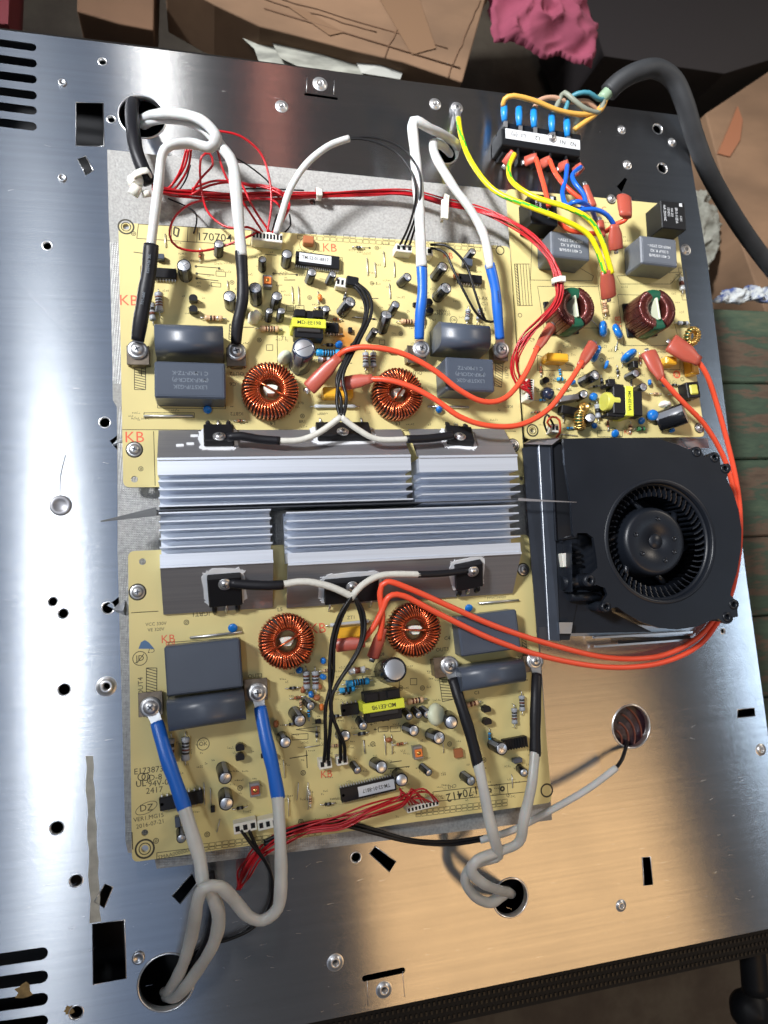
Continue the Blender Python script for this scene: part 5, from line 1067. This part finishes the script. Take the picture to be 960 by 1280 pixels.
coil_lead('black tipped grey lead bolted left of the oval capacitor on the lower board', [(597, 952, 30), (603, 985, 32), (610, 1020, 33), (618, 1052, 30), (624, 1070, 24), (608, 1076, 20), (588, 1084, 17), (582, 1100, 16), (592, 1120, 14), (612, 1128, 10), (628, 1120, 2), (634, 1112, -14)], [(598, 958, 30), (588, 918, 29), (576, 880, 27), (566, 848, 22)], hs_black, (562, 832), ww=14, sw=14, wm=sil_g)
coil_lead('black tipped grey lead bolted right of the oval capacitor on the lower board', [(669, 938, 30), (664, 980, 33), (656, 1025, 32), (649, 1052, 28), (622, 1064, 26), (596, 1074, 26), (590, 1090, 24), (604, 1104, 20), (622, 1112, 12), (634, 1116, 0), (640, 1118, -14)], [(669, 945, 30), (669, 905, 29), (670, 868, 27), (671, 843, 22)], hs_black, (669, 826), ww=13.5, sw=14, wm=sil_g)
cable('coil_lead', [(170, 120, -14), (165, 134, 2), (166, 160, 16), (170, 188, 20), (180, 214, 20), (188, 230, 18)], 17, hs_black, 'thick black sleeve coming out of the upper left cable hole', 'sleeve', n=16)
nt_ = thing('cable_clip', at(172, 232, 14), 'white nylon cable clamp round the black sleeve at the upper left hole', 'clip')
G(spin(at(170, 226, 19), 32)).box((0, 0, 0), (9, 7, 8), ch=2).build('clamp', whitep, nt_); G().cyl(at(172, 232, 20), at(166, 244, 18), 3, 14).cyl(at(182, 238, 18), at(184, 246, 16), 2.4, 12).build('clamp_screw', whitep, nt_)
cable('clamp_strap', [(162, 226, 19), (170, 217, 25), (184, 213, 26), (189, 222, 20)], 9, whitep, parent=nt_, flat=.4)
# --- small red wires
def bundle(name, path, n, w_, spread, m, label, seed, ends0=None, ends1=None, cat='wire bundle', extra=None):
    rnd = random.Random(seed); B = pp(path); root = thing(name, B[len(B) // 2], label, cat)
    for i in range(n):
        a0 = 6.283 * i / n; tw = rnd.uniform(.1, .9); Q = []
        for k, p in enumerate(B):
            t = (B[min(k + 1, len(B) - 1)] - B[max(k - 1, 0)]).normalized(); nn = t.cross(Vector((0, 0, 1))).normalized(); a = a0 + k * tw
            sp = spread * (.45 + 1.0 * rnd.random()) * (1 if i else .1); Q.append(p + nn * math.cos(a) * sp + Vector((0, 0, 1)) * math.sin(a) * sp * .8)
        if ends0: Q = [at(*e) for e in ends0[i % len(ends0)]] + Q
        if ends1: Q = Q + [at(*e) for e in ends1[i % len(ends1)]]
        G().tube(spline(Q, 3), w_ * ZT(20) / 2, 7).build('wire', m if not extra or i >= extra[0] else extra[1], root)
    return root
bundle('wire_bundle', [(190, 234, 18), (212, 240, 14), (240, 243, 9), (285, 246, 7), (335, 245, 7), (398, 243, 8), (455, 240, 9), (510, 240, 12), (555, 251, 14), (598, 262, 17), (636, 277, 26), (666, 298, 36), (688, 325, 42), (698, 352, 44), (695, 378, 44), (676, 402, 40), (656, 422, 34), (644, 445, 30), (643, 465, 27), (652, 480, 24)],
       10, 2.2, 1.9, wire_rd, 'bundle of thin dark red wires running above the upper board to the filter board', 3, ends1=[[(662 + .4 * k, 474 + k * 2.8, 23)] for k in range(10)])
red = thing('wire_loops', at(330, 250, 15), 'loose thin red wires looping into the white socket at the top of the upper board', 'wires')
sets = [[(268, 163, 34), (300, 170, 33), (326, 192, 30), (337, 225, 28), (339, 258, 26), (334, 291, 22)], [(268, 163, 34), (272, 188, 34), (283, 222, 30), (306, 256, 26), (329, 291, 22)],
        [(236, 186, 30), (231, 208, 22), (218, 228, 14), (206, 240, 14)], [(239, 186, 29), (235, 210, 21), (222, 232, 13), (208, 243, 13)], [(233, 186, 28), (226, 212, 20), (214, 232, 14), (203, 240, 15)],
        [(240, 240, 12), (252, 222, 18), (266, 206, 22), (262, 192, 24), (252, 196, 24), (250, 216, 20), (253, 245, 16), (262, 268, 20), (284, 284, 24), (310, 284, 26), (326, 292, 22)],
        [(256, 250, 10), (236, 256, 16), (218, 272, 24), (212, 294, 26), (222, 309, 22), (248, 314, 20), (275, 309, 20), (300, 300, 24), (321, 291, 22)],
        [(300, 230, 12), (330, 232, 14), (352, 240, 18), (362, 256, 22), (354, 275, 25), (344, 292, 22)], [(296, 228, 10), (336, 236, 15), (358, 250, 20), (356, 270, 25), (340, 292, 22)], [(310, 248, 10), (340, 250, 18), (352, 265, 22), (347, 292, 22)], [(240, 236, 12), (270, 226, 12), (310, 230, 12), (345, 238, 12)], [(238, 244, 12), (262, 232, 14), (290, 228, 13), (320, 234, 12)],
        [(300, 225, 20), (318, 262, 24), (338, 291, 22)]]
for i, q in enumerate(sets): cable('wire', q, 3.0, wire_rd, parent=red, n=7)
dk2 = thing('signal_wires', at(300, 240, 8), 'thin black wires running among the red wires over the grey insulation sheet', 'wires')
for q in ([(292, 196, 18), (312, 208, 14), (336, 228, 8), (350, 250, 4)], [(238, 206, 14), (232, 225, 8), (222, 240, 5)], [(210, 248, 5), (240, 262, 6), (246, 275, 15), (242, 292, 15)], [(300, 236, 8), (330, 236, 6), (380, 238, 6)], [(346, 268, 14), (340, 290, 20)], [(362, 268, 14), (363, 282, 16), (356, 290, 18)]): cable('wire', q, 2.2, wire_bk, parent=dk2, n=6)
def ziptie(c, z, ang, label, w_=7, L_=15, tail=None):
    P = at(*c, z); M = spin(P, ang); t = thing('zip_tie', P, label, 'zip tie'); g = G(M)
    g.lathe([(3.4, -w_ / 4.4), (3.7, -w_ / 4.4), (3.7, w_ / 4.4), (3.4, w_ / 4.4), (3.4, -w_ / 4.4)], 20, Matrix.Rotation(math.radians(90), 4, 'Y') @ Matrix.Rotation(0, 4, 'Z'), cap=False); g.build('band', whitep, t)
    G(M).box((0, -1, 3.6), (3.6, 4.2, 2.4), ch=.4).build('head', whitep, t)
    if tail: cable('tail', tail, 4, whitep, parent=t, flat=.3)
ziptie((398, 243), 8, 0, 'small white zip tie round the red wires in the middle of the grey sheet')
ziptie((556, 250), 14, -14, 'white zip tie with upright tail on the red wires between the two blue tipped leads', tail=[(558, 246, 22), (556, 256, 26), (553, 270, 24), (552, 278, 20)])
G(spin(at(556, 262, 26), -6)).box((0, 0, 0), (4.6, 12, 2), ch=.4).build('tie_flag', whitep, bpy.data.objects['zip_tie.001'])
ziptie((697, 352), 44, 90, 'white zip tie round the red wires beside the green cored choke')
# --- thermistor leads
def yleads(label, parts, wires, wlabel):
    t = thing('sensor_lead', at(*parts[0][0][0]), label, 'lead')
    for q, w_, m, nm in parts: cable(nm, q, w_, m, parent=t, n=12)
    t2 = thing('sensor_wires', at(*wires[0][0]), wlabel, 'wires')
    for q in wires: cable('wire', q, 4.6, wire_bk, parent=t2, n=8)
    return t, t2
_, sw_ = yleads('white forked sensor lead with black ends along the upper heat sinks', [([(284, 547, 31), (300, 545, 32), (325, 549, 32), (350, 551, 33)], 11, hs_black, 'black_tip'), ([(347, 551, 33), (375, 550, 34), (400, 540, 35), (426, 521, 36)], 8, wire_wh, 'white_sleeve'),
         ([(426, 521, 36), (446, 536, 35), (472, 549, 34), (510, 549, 33)], 8, wire_wh, 'white_sleeve'), ([(508, 549, 33), (535, 548, 32), (566, 544, 31)], 11, hs_black, 'black_tip')],
        [[(425, 521, 36), (421, 500, 34), (425, 470, 33), (440, 435, 32), (456, 402, 31), (460, 380, 30), (452, 362, 26), (438, 352, 22)], [(429, 521, 36), (433, 498, 34), (429, 468, 33), (449, 426, 32), (464, 392, 31), (461, 368, 28), (446, 354, 22)], [(427, 521, 36), (426, 498, 33), (421, 474, 32), (436, 440, 31), (452, 412, 30), (457, 385, 29), (450, 366, 25), (440, 356, 22)]],
        'black wires rising from the upper forked sensor lead to the socket by the main chip')
G(spin(at(440, 353, 22), -8)).box((0, 0, 0), (7, 5.5, 5), ch=.4).build('plug', blackp, sw_)
yleads('white forked sensor lead with black ends along the lower heat sinks', [([(288, 729, 31), (310, 731, 32), (335, 732, 33), (354, 731, 33)], 12, hs_black, 'black_tip'), ([(351, 731, 33), (380, 727, 34), (412, 733, 35), (443, 747, 35)], 9, wire_wh, 'white_sleeve'),
         ([(441, 745, 36), (452, 732, 36), (478, 719, 35), (525, 718, 33)], 8.5, wire_wh, 'white_sleeve'), ([(522, 718, 33), (550, 717, 32), (584, 713, 31)], 9, hs_black, 'black_tip')],
        [[(440, 745, 36), (424, 770, 34), (415, 800, 32), (412, 840, 32), (414, 885, 32), (412, 920, 28), (410, 950, 22)], [(441, 745, 36), (427, 772, 33), (418, 805, 31), (416, 845, 30), (407, 885, 30), (407, 925, 27), (405, 952, 22)],
         [(444, 746, 36), (455, 768, 34), (455, 795, 34), (444, 822, 33), (424, 852, 33), (413, 878, 32), (419, 905, 31), (430, 930, 27), (431, 950, 22)], [(443, 746, 36), (452, 775, 33), (450, 805, 32), (436, 832, 32), (418, 862, 31), (414, 890, 30), (424, 918, 28), (426, 950, 22)]],
        'black wires falling from the lower forked sensor lead to two small sockets')
yl = thing('sensor_lead', at(380, 210, 36), 'single white sleeve arching over the grey sheet with two black wires at its tip', 'lead')
cable('white_sleeve', [(436, 173, 38), (410, 183, 38), (382, 206, 36), (362, 238, 32), (351, 272, 26), (345, 292, 22)], 9, sil_w, parent=yl, n=12)
for q in ([(434, 173, 38), (466, 172, 40), (500, 184, 42), (522, 210, 43), (526, 240, 42), (518, 275, 34), (506, 306, 23)], [(434, 174, 38), (460, 175, 40), (494, 190, 42), (514, 215, 44), (520, 245, 42), (512, 280, 33), (500, 306, 23)], [(520, 240, 40), (522, 270, 34), (512, 306, 23)]): cable('black_wire', q, 3.2, wire_bk, parent=yl, n=7)
bw = thing('black_wires', at(575, 345, 28), 'two thin black wires running diagonally behind the oval capacitor of the upper board', 'wires')
for q in ([(538, 310, 23), (556, 316, 28), (568, 340, 30), (582, 368, 30), (596, 392, 28), (610, 402, 22), (624, 400, 16)], [(538, 306, 23), (560, 308, 28), (582, 330, 30), (592, 360, 30), (602, 390, 28), (608, 402, 20)]): cable('wire', q, 3.6, wire_bk, parent=bw, n=8)
# lower red bundle and neighbours
bundle('wire_bundle', [(500, 1000, 26), (462, 1014, 26), (425, 1030, 22), (385, 1036, 18), (350, 1048, 14), (322, 1068, 10), (305, 1092, 6)], 10, 2.3, 3.2, wire_rd, 'bundle of thin dark red wires fanning into the bottom of the lower board', 8,
       ends0=[[(512 + k * 4, 1006 - k * .4, 21), (500 + k * 3.6, 986 + (k % 4) * 4, 26 + (k % 3) * 3)] for k in range(10)], ends1=[[(296 + (k % 3) * 2, 1112, 2)] for k in range(9)])
lw = thing('black_wires', at(500, 1046, 8), 'two black wires running along the bottom edge of the lower board to a grey sleeve', 'wires')
for i in (0, 1): cable('wire', [(330, 1052 + i * 4, 14), (380, 1030 + i * 6, 16), (425, 1026 + i * 6, 16), (465, 1036 + i * 5, 14), (510, 1049 + i * 3, 12), (560, 1052 + i * 4, 12), (604, 1046 + i * 4, 14)], 4.5, wire_bk, parent=lw, n=8)
cable('sleeve', [(600, 1050, 14), (640, 1038, 15), (690, 1012, 14), (735, 986, 12), (770, 960, 10)], 9, sil_w, parent=lw, n=12); cable('wire', [(768, 962, 10), (777, 950, 8), (783, 932, 0), (785, 925, -12)], 5, wire_bk, parent=lw, n=8)
lw2 = thing('black_wires', at(330, 1090, 14), 'black wires hanging from the white socket at the lower left of the lower board', 'wires')
for q in ([(301, 1037, 21), (315, 1056, 20), (332, 1078, 16), (340, 1100, 10), (338, 1130, 5), (318, 1158, 3), (286, 1174, 3), (250, 1184, 3), (226, 1210, 0), (216, 1226, -12)], [(311, 1037, 21), (322, 1062, 18), (336, 1085, 14), (341, 1110, 8), (334, 1140, 3), (300, 1168, 2), (262, 1180, 2), (232, 1204, 0), (220, 1222, -12)]): cable('wire', q, 4.2, wire_bk, parent=lw2, n=8)
cable('coil_lead', [(262, 1090, 12), (268, 1130, 12), (262, 1170, 10), (244, 1205, 2), (224, 1226, -12)], 11, hs_black, 'black lead hidden behind the white leads at the lower left cable hole', 'lead', n=12)
# --- push-on boots and thick orange-red cables
def boot(a, b, w0, w1, par, m=boot_red, flat=.5, blade=True):
    A = at(*a); B = at(*b); P = [A.lerp(B, t) for t in (0, .04, .3, .6, .85, 1)]; s0 = w0 * ZT(a[2]) / 2; s1 = w1 * ZT(b[2]) / 2
    o = G().tube(P, [s0 * .9, s0, s0 * .98, s0 * .8 + s1 * .2, s1 * 1.05, s1], 16, flat=flat).build('push_on_boot', m, par)
    if blade: d = (A - B).normalized(); G().tube([A, A + d * 2.6], [1.6, 1.6], 8, flat=.3).build('blade', tin, o)
    return o
def power(label, path, boots, w_=7.5, m=wire_or, group='orange red power cables'):
    t = thing('power_cable', at(*path[len(path) // 2]), label, 'cable', group); cable('cable_core', path, w_, m, parent=t, n=14)
    for b in boots: boot(*b, par=t) if not isinstance(b, dict) else boot(**b, par=t)
    return t
power('orange red cable arching above the upper right toroid', [(418, 450, 28), (432, 438, 34), (460, 434, 38), (500, 441, 40), (540, 461, 40), (575, 488, 38), (605, 502, 36), (632, 497, 36), (655, 470, 36), (672, 434, 34)], [((386, 486, 24), (424, 446, 32), 20, 13), ((690, 407, 28), (670, 438, 34), 15, 10)])
power('orange red cable crossing the middle of the upper right toroid', [(462, 474, 30), (485, 475, 34), (515, 484, 36), (545, 500, 37), (575, 521, 37), (610, 532, 36), (650, 531, 34), (685, 512, 34), (710, 480, 34), (728, 452, 34)], [((427, 480, 25), (466, 473, 31), 19, 12), ((742, 430, 28), (725, 458, 34), 18, 12)])
power('upper of two orange red cables running from the lower board round the blower', [(474, 800, 26), (478, 770, 30), (475, 740, 32), (484, 727, 34), (515, 737, 34), (560, 757, 32), (620, 783, 28), (690, 806, 22), (760, 822, 16), (820, 821, 12), (862, 804, 9), (888, 780, 7), (908, 740, 6), (918, 690, 6), (920, 640, 8), (914, 600, 12), (902, 566, 16), (880, 530, 22), (850, 499, 28), (826, 472, 30)], [((466, 822, 22), (479, 785, 28), 16, 11), ((810, 440, 26), (827, 474, 30), 26, 15)])
power('lower of two orange red cables running from the lower board round the blower', [(448, 805, 26), (466, 785, 30), (478, 762, 32), (486, 746, 34), (505, 745, 34), (550, 768, 32), (620, 801, 27), (690, 823, 20), (760, 834, 15), (820, 830, 11), (866, 812, 8), (893, 784, 6), (914, 742, 6), (924, 690, 6), (925, 640, 8), (920, 600, 12), (910, 556, 16), (896, 505, 22), (884, 470, 28), (870, 448, 30)], [((420, 807, 23), (456, 803, 28), 17, 12), ((838, 428, 27), (874, 452, 31), 32, 18)])
power('short orange red loop between red brown boots at the top of the filter board', [(786, 268, 36), (780, 276, 34), (770, 280, 30), (756, 290, 24), (740, 292, 20), (712, 288, 20), (698, 276, 20)], [((780, 246, 34), (782, 270, 38), 24, 20)], 7)
yg_g = mat('green_stripe', (0.05, 0.42, 0.03), 0.35); yg_y = mat('yellow_wire', (0.80, 0.70, 0.01), 0.33)
y1 = thing('earth_wire', at(600, 220, 30), 'yellow green earth wire from the ring lug on the plate to the filter board', 'wire', 'yellow green earth wires')
cable('insulation', [(573, 148, 8), (577, 172, 16), (590, 204, 24), (618, 238, 32), (662, 258, 40), (702, 274, 44), (734, 292, 44), (748, 316, 42), (756, 342, 40)], 7.5, yg_y, parent=y1, stripe=yg_g)
G().lathe([(1.6, .1), (4, .1), (4, .9), (1.6, .9), (1.6, .1)], 24, Matrix.Translation(at(571, 136, .5)), cap=False).build('lug_ring', tin, y1); cable('lug_barrel', [(572, 140, 2), (573, 150, 6)], 8, tin, parent=y1); screw(y1, at(570.5, 135, 1.4), 3.8, name='earth_screw')
y2 = thing('earth_wire', at(650, 240, 30), 'yellow green earth wire from the left end of the terminal block to the filter board', 'wire', 'yellow green earth wires')
cable('insulation', [(643, 193, 20), (636, 210, 26), (641, 228, 32), (668, 246, 40), (708, 259, 46), (736, 274, 48), (752, 300, 46), (765, 342, 40)], 7.5, yg_y, parent=y2, stripe=yg_g)
boot((761, 372, 32), (758, 338, 40), 26, 20, y1); boot((632, 206, 14), (643, 190, 20), 15, 12, y2)
r1 = thing('red_wire', at(680, 230, 25), 'red wire from the middle of the terminal block to the left relay', 'wire'); cable('insulation', [(670, 198, 20), (675, 215, 26), (681, 236, 32), (686, 258, 36)], 7, wire_or, parent=r1); boot((656, 202, 14), (671, 196, 20), 15, 12, r1)
r2 = thing('red_wire', at(705, 230, 25), 'red wire from the terminal block passing behind the blue loop', 'wire'); cable('insulation', [(687, 200, 20), (694, 216, 25), (706, 232, 30), (722, 246, 32), (732, 252, 32)], 7, wire_or, parent=r2); boot((676, 206, 14), (688, 199, 20), 15, 12, r2); boot((732, 232, 28), (742, 258, 30), 10, 11, r2); boot((750, 276, 26), (753, 296, 26), 12, 10, r2)
b1 = thing('blue_wire', at(712, 245, 30), 'blue wire looping from the terminal block to the lower red brown boot', 'wire', 'blue wires'); cable('insulation', [(709, 207, 20), (707, 224, 28), (703, 242, 34), (709, 258, 38), (724, 262, 40), (744, 262, 40), (759, 269, 38), (768, 282, 34)], 7, wire_bl, parent=b1); boot((699, 210, 14), (710, 204, 20), 15, 12, b1); boot((770, 312, 30), (768, 280, 36), 24, 15, b1)
b2 = thing('blue_wire', at(725, 240, 30), 'blue wire from the right end of the terminal block knotted round the other blue wire', 'wire', 'blue wires'); cable('insulation', [(726, 209, 20), (716, 218, 28), (718, 228, 34), (730, 244, 36), (731, 258, 34), (718, 264, 32), (712, 256, 40), (722, 252, 44), (736, 258, 36), (743, 270, 28), (744, 276, 22)], 7, wire_bl, parent=b2); boot((718, 216, 14), (728, 207, 20), 15, 12, b2)
mc = thing('mains_cable', at(850, 120, 10), 'thick black rubber mains cable arching over the top right corner of the steel plate', 'cable')
cable('sheath', [(760, 116, 16), (774, 102, 20), (796, 90, 24), (820, 86, 24), (842, 100, 22), (856, 130, 18), (868, 170, 10), (884, 212, 0), (912, 262, -20), (946, 312, -40), (1000, 380, -60)], 27, rubber, parent=mc, n=20)
cable('label_sleeve', [(752, 124, 16), (762, 113, 18)], 17, mat('pale_green_tape', (.25, .36, .24), .5), parent=mc)
cable('ochre_core', [(758, 122, 16), (750, 138, 18), (728, 143, 18), (698, 138, 19), (668, 126, 20), (642, 120, 20), (631, 124, 18), (629, 133, 15)], 7.5, wire_oc, parent=mc); cable('ochre_core', [(756, 124, 16), (746, 141, 17), (732, 152, 16), (718, 162, 14)], 7.5, wire_oc, parent=mc)
cable('tan_core', [(757, 122, 14), (748, 137, 14), (734, 127, 16), (712, 127, 14), (690, 122, 14), (674, 126, 14), (668, 136, 14)], 7.5, wire_tn, parent=mc); cable('teal_core', [(756, 124, 16), (748, 124, 20), (736, 116, 22), (722, 117, 20), (712, 124, 16), (706, 140, 14)], 7, wire_tl, parent=mc); cable('grey_core', [(755, 126, 18), (748, 140, 18), (732, 136, 20), (716, 124, 20), (706, 116, 18), (700, 124, 14), (692, 142, 14)], 7.5, wire_gy, parent=mc)
fwr = thing('blower_wires', at(690, 525, 22), 'short red and black blower wires looping into the white two pin socket', 'wires')
cable('wire', [(690, 535, 20), (684, 528, 24), (690, 521, 26), (699, 525, 26), (700, 540, 20), (694, 548, 12)], 3, wire_or, parent=fwr, n=7); cable('wire', [(694, 535, 20), (688, 524, 24), (684, 518, 24), (680, 528, 22), (686, 545, 12)], 3, wire_bk, parent=fwr, n=7)
bz = cable('clear_strip', [(640, 364, 10), (632, 378, 10), (628, 392, 8)], 8, whitep, 'pale plastic strip bridging the gap between upper board and filter board', 'strip', flat=.3)
# more of the tiny parts that crowd the boards
rr_ = random.Random(21)
for par, L_ in ((LB, ((372, 872), (386, 892), (402, 884), (366, 860), (408, 838), (376, 880), (365, 905), (398, 902), (420, 895), (343, 946), (396, 918), (419, 932), (486, 925), (612, 920), (596, 936), (300, 1010), (266, 1012), (388, 1000), (410, 1005), (500, 930), (345, 905), (330, 945))),
                (FB, ((672, 515), (678, 500), (706, 486), (716, 478), (752, 476), (766, 490), (772, 520), (760, 530), (752, 505), (812, 478), (820, 492), (830, 480), (822, 462), (800, 448), (772, 464), (735, 505), (704, 520), (712, 535), (840, 538), (828, 470), (860, 500), (700, 465), (676, 462))),
                (TB, ((441, 432), (430, 440), (420, 418), (438, 412), (400, 372), (300, 345), (520, 380), (530, 400), (570, 345), (490, 440), (250, 318)))):
    for (x, y) in L_:
        k = rr_.random(); an = rr_.choice((0, 90, 88, 3))
        if k < .45: resistor(par, (x, y), an, 9, 4, rr_.choice((tanr, bluer, brown_c)), [blackb, brownb])
        elif k < .7: resistor(par, (x, y), an, 8, 4.2, icm, [stripe_m], name='diode')
        elif k < .85: disc(par, (x, y), an, 9, rr_.choice((blue_bead, brown_c, orange_t)), 30)
        else: box_part(par, (x, y), 7, 5, an, 2.5, icm, 'surface_part', ch=.2)
for i, (a_, b_) in enumerate((((300, -10), (470, 40)), ((520, -20), (480, 72)), ((220, -40), (560, 60)), ((600, 0), (560, 96)))):
    A = at(*a_, -129.6); B = at(*b_, -129.6); P = [A.lerp(B, t / 12) + Vector((random.uniform(-.8, .8), random.uniform(-.8, .8), 0)) for t in range(13)]
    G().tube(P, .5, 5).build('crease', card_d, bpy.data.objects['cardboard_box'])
# hot-glue threads, tape and creases on the far cardboard
for q, z, p in (((((360, 8), (380, 12), (430, 40), (412, 44))), -128.9, 'cardboard_box'), ((((470, -10), (520, -14), (545, 60), (515, 68))), -128.9, 'cardboard_box')):
    P = [at(*k, z) for k in q]; G().add(P + [v - Vector((0, 0, .6)) for v in P], [(0, 1, 2, 3), (0, 4, 5, 1), (1, 5, 6, 2), (2, 6, 7, 3), (3, 7, 4, 0)]).build('packing_tape', mat('packing_tape', (.20, .12, .07), .3), bpy.data.objects[p])
for o in bpy.data.objects:
    if o.type == 'MESH' and o.name.startswith('cardboard_box'):
        md = o.modifiers.new('bevel', 'BEVEL'); md.width = .0012; md.segments = 2
#@@END
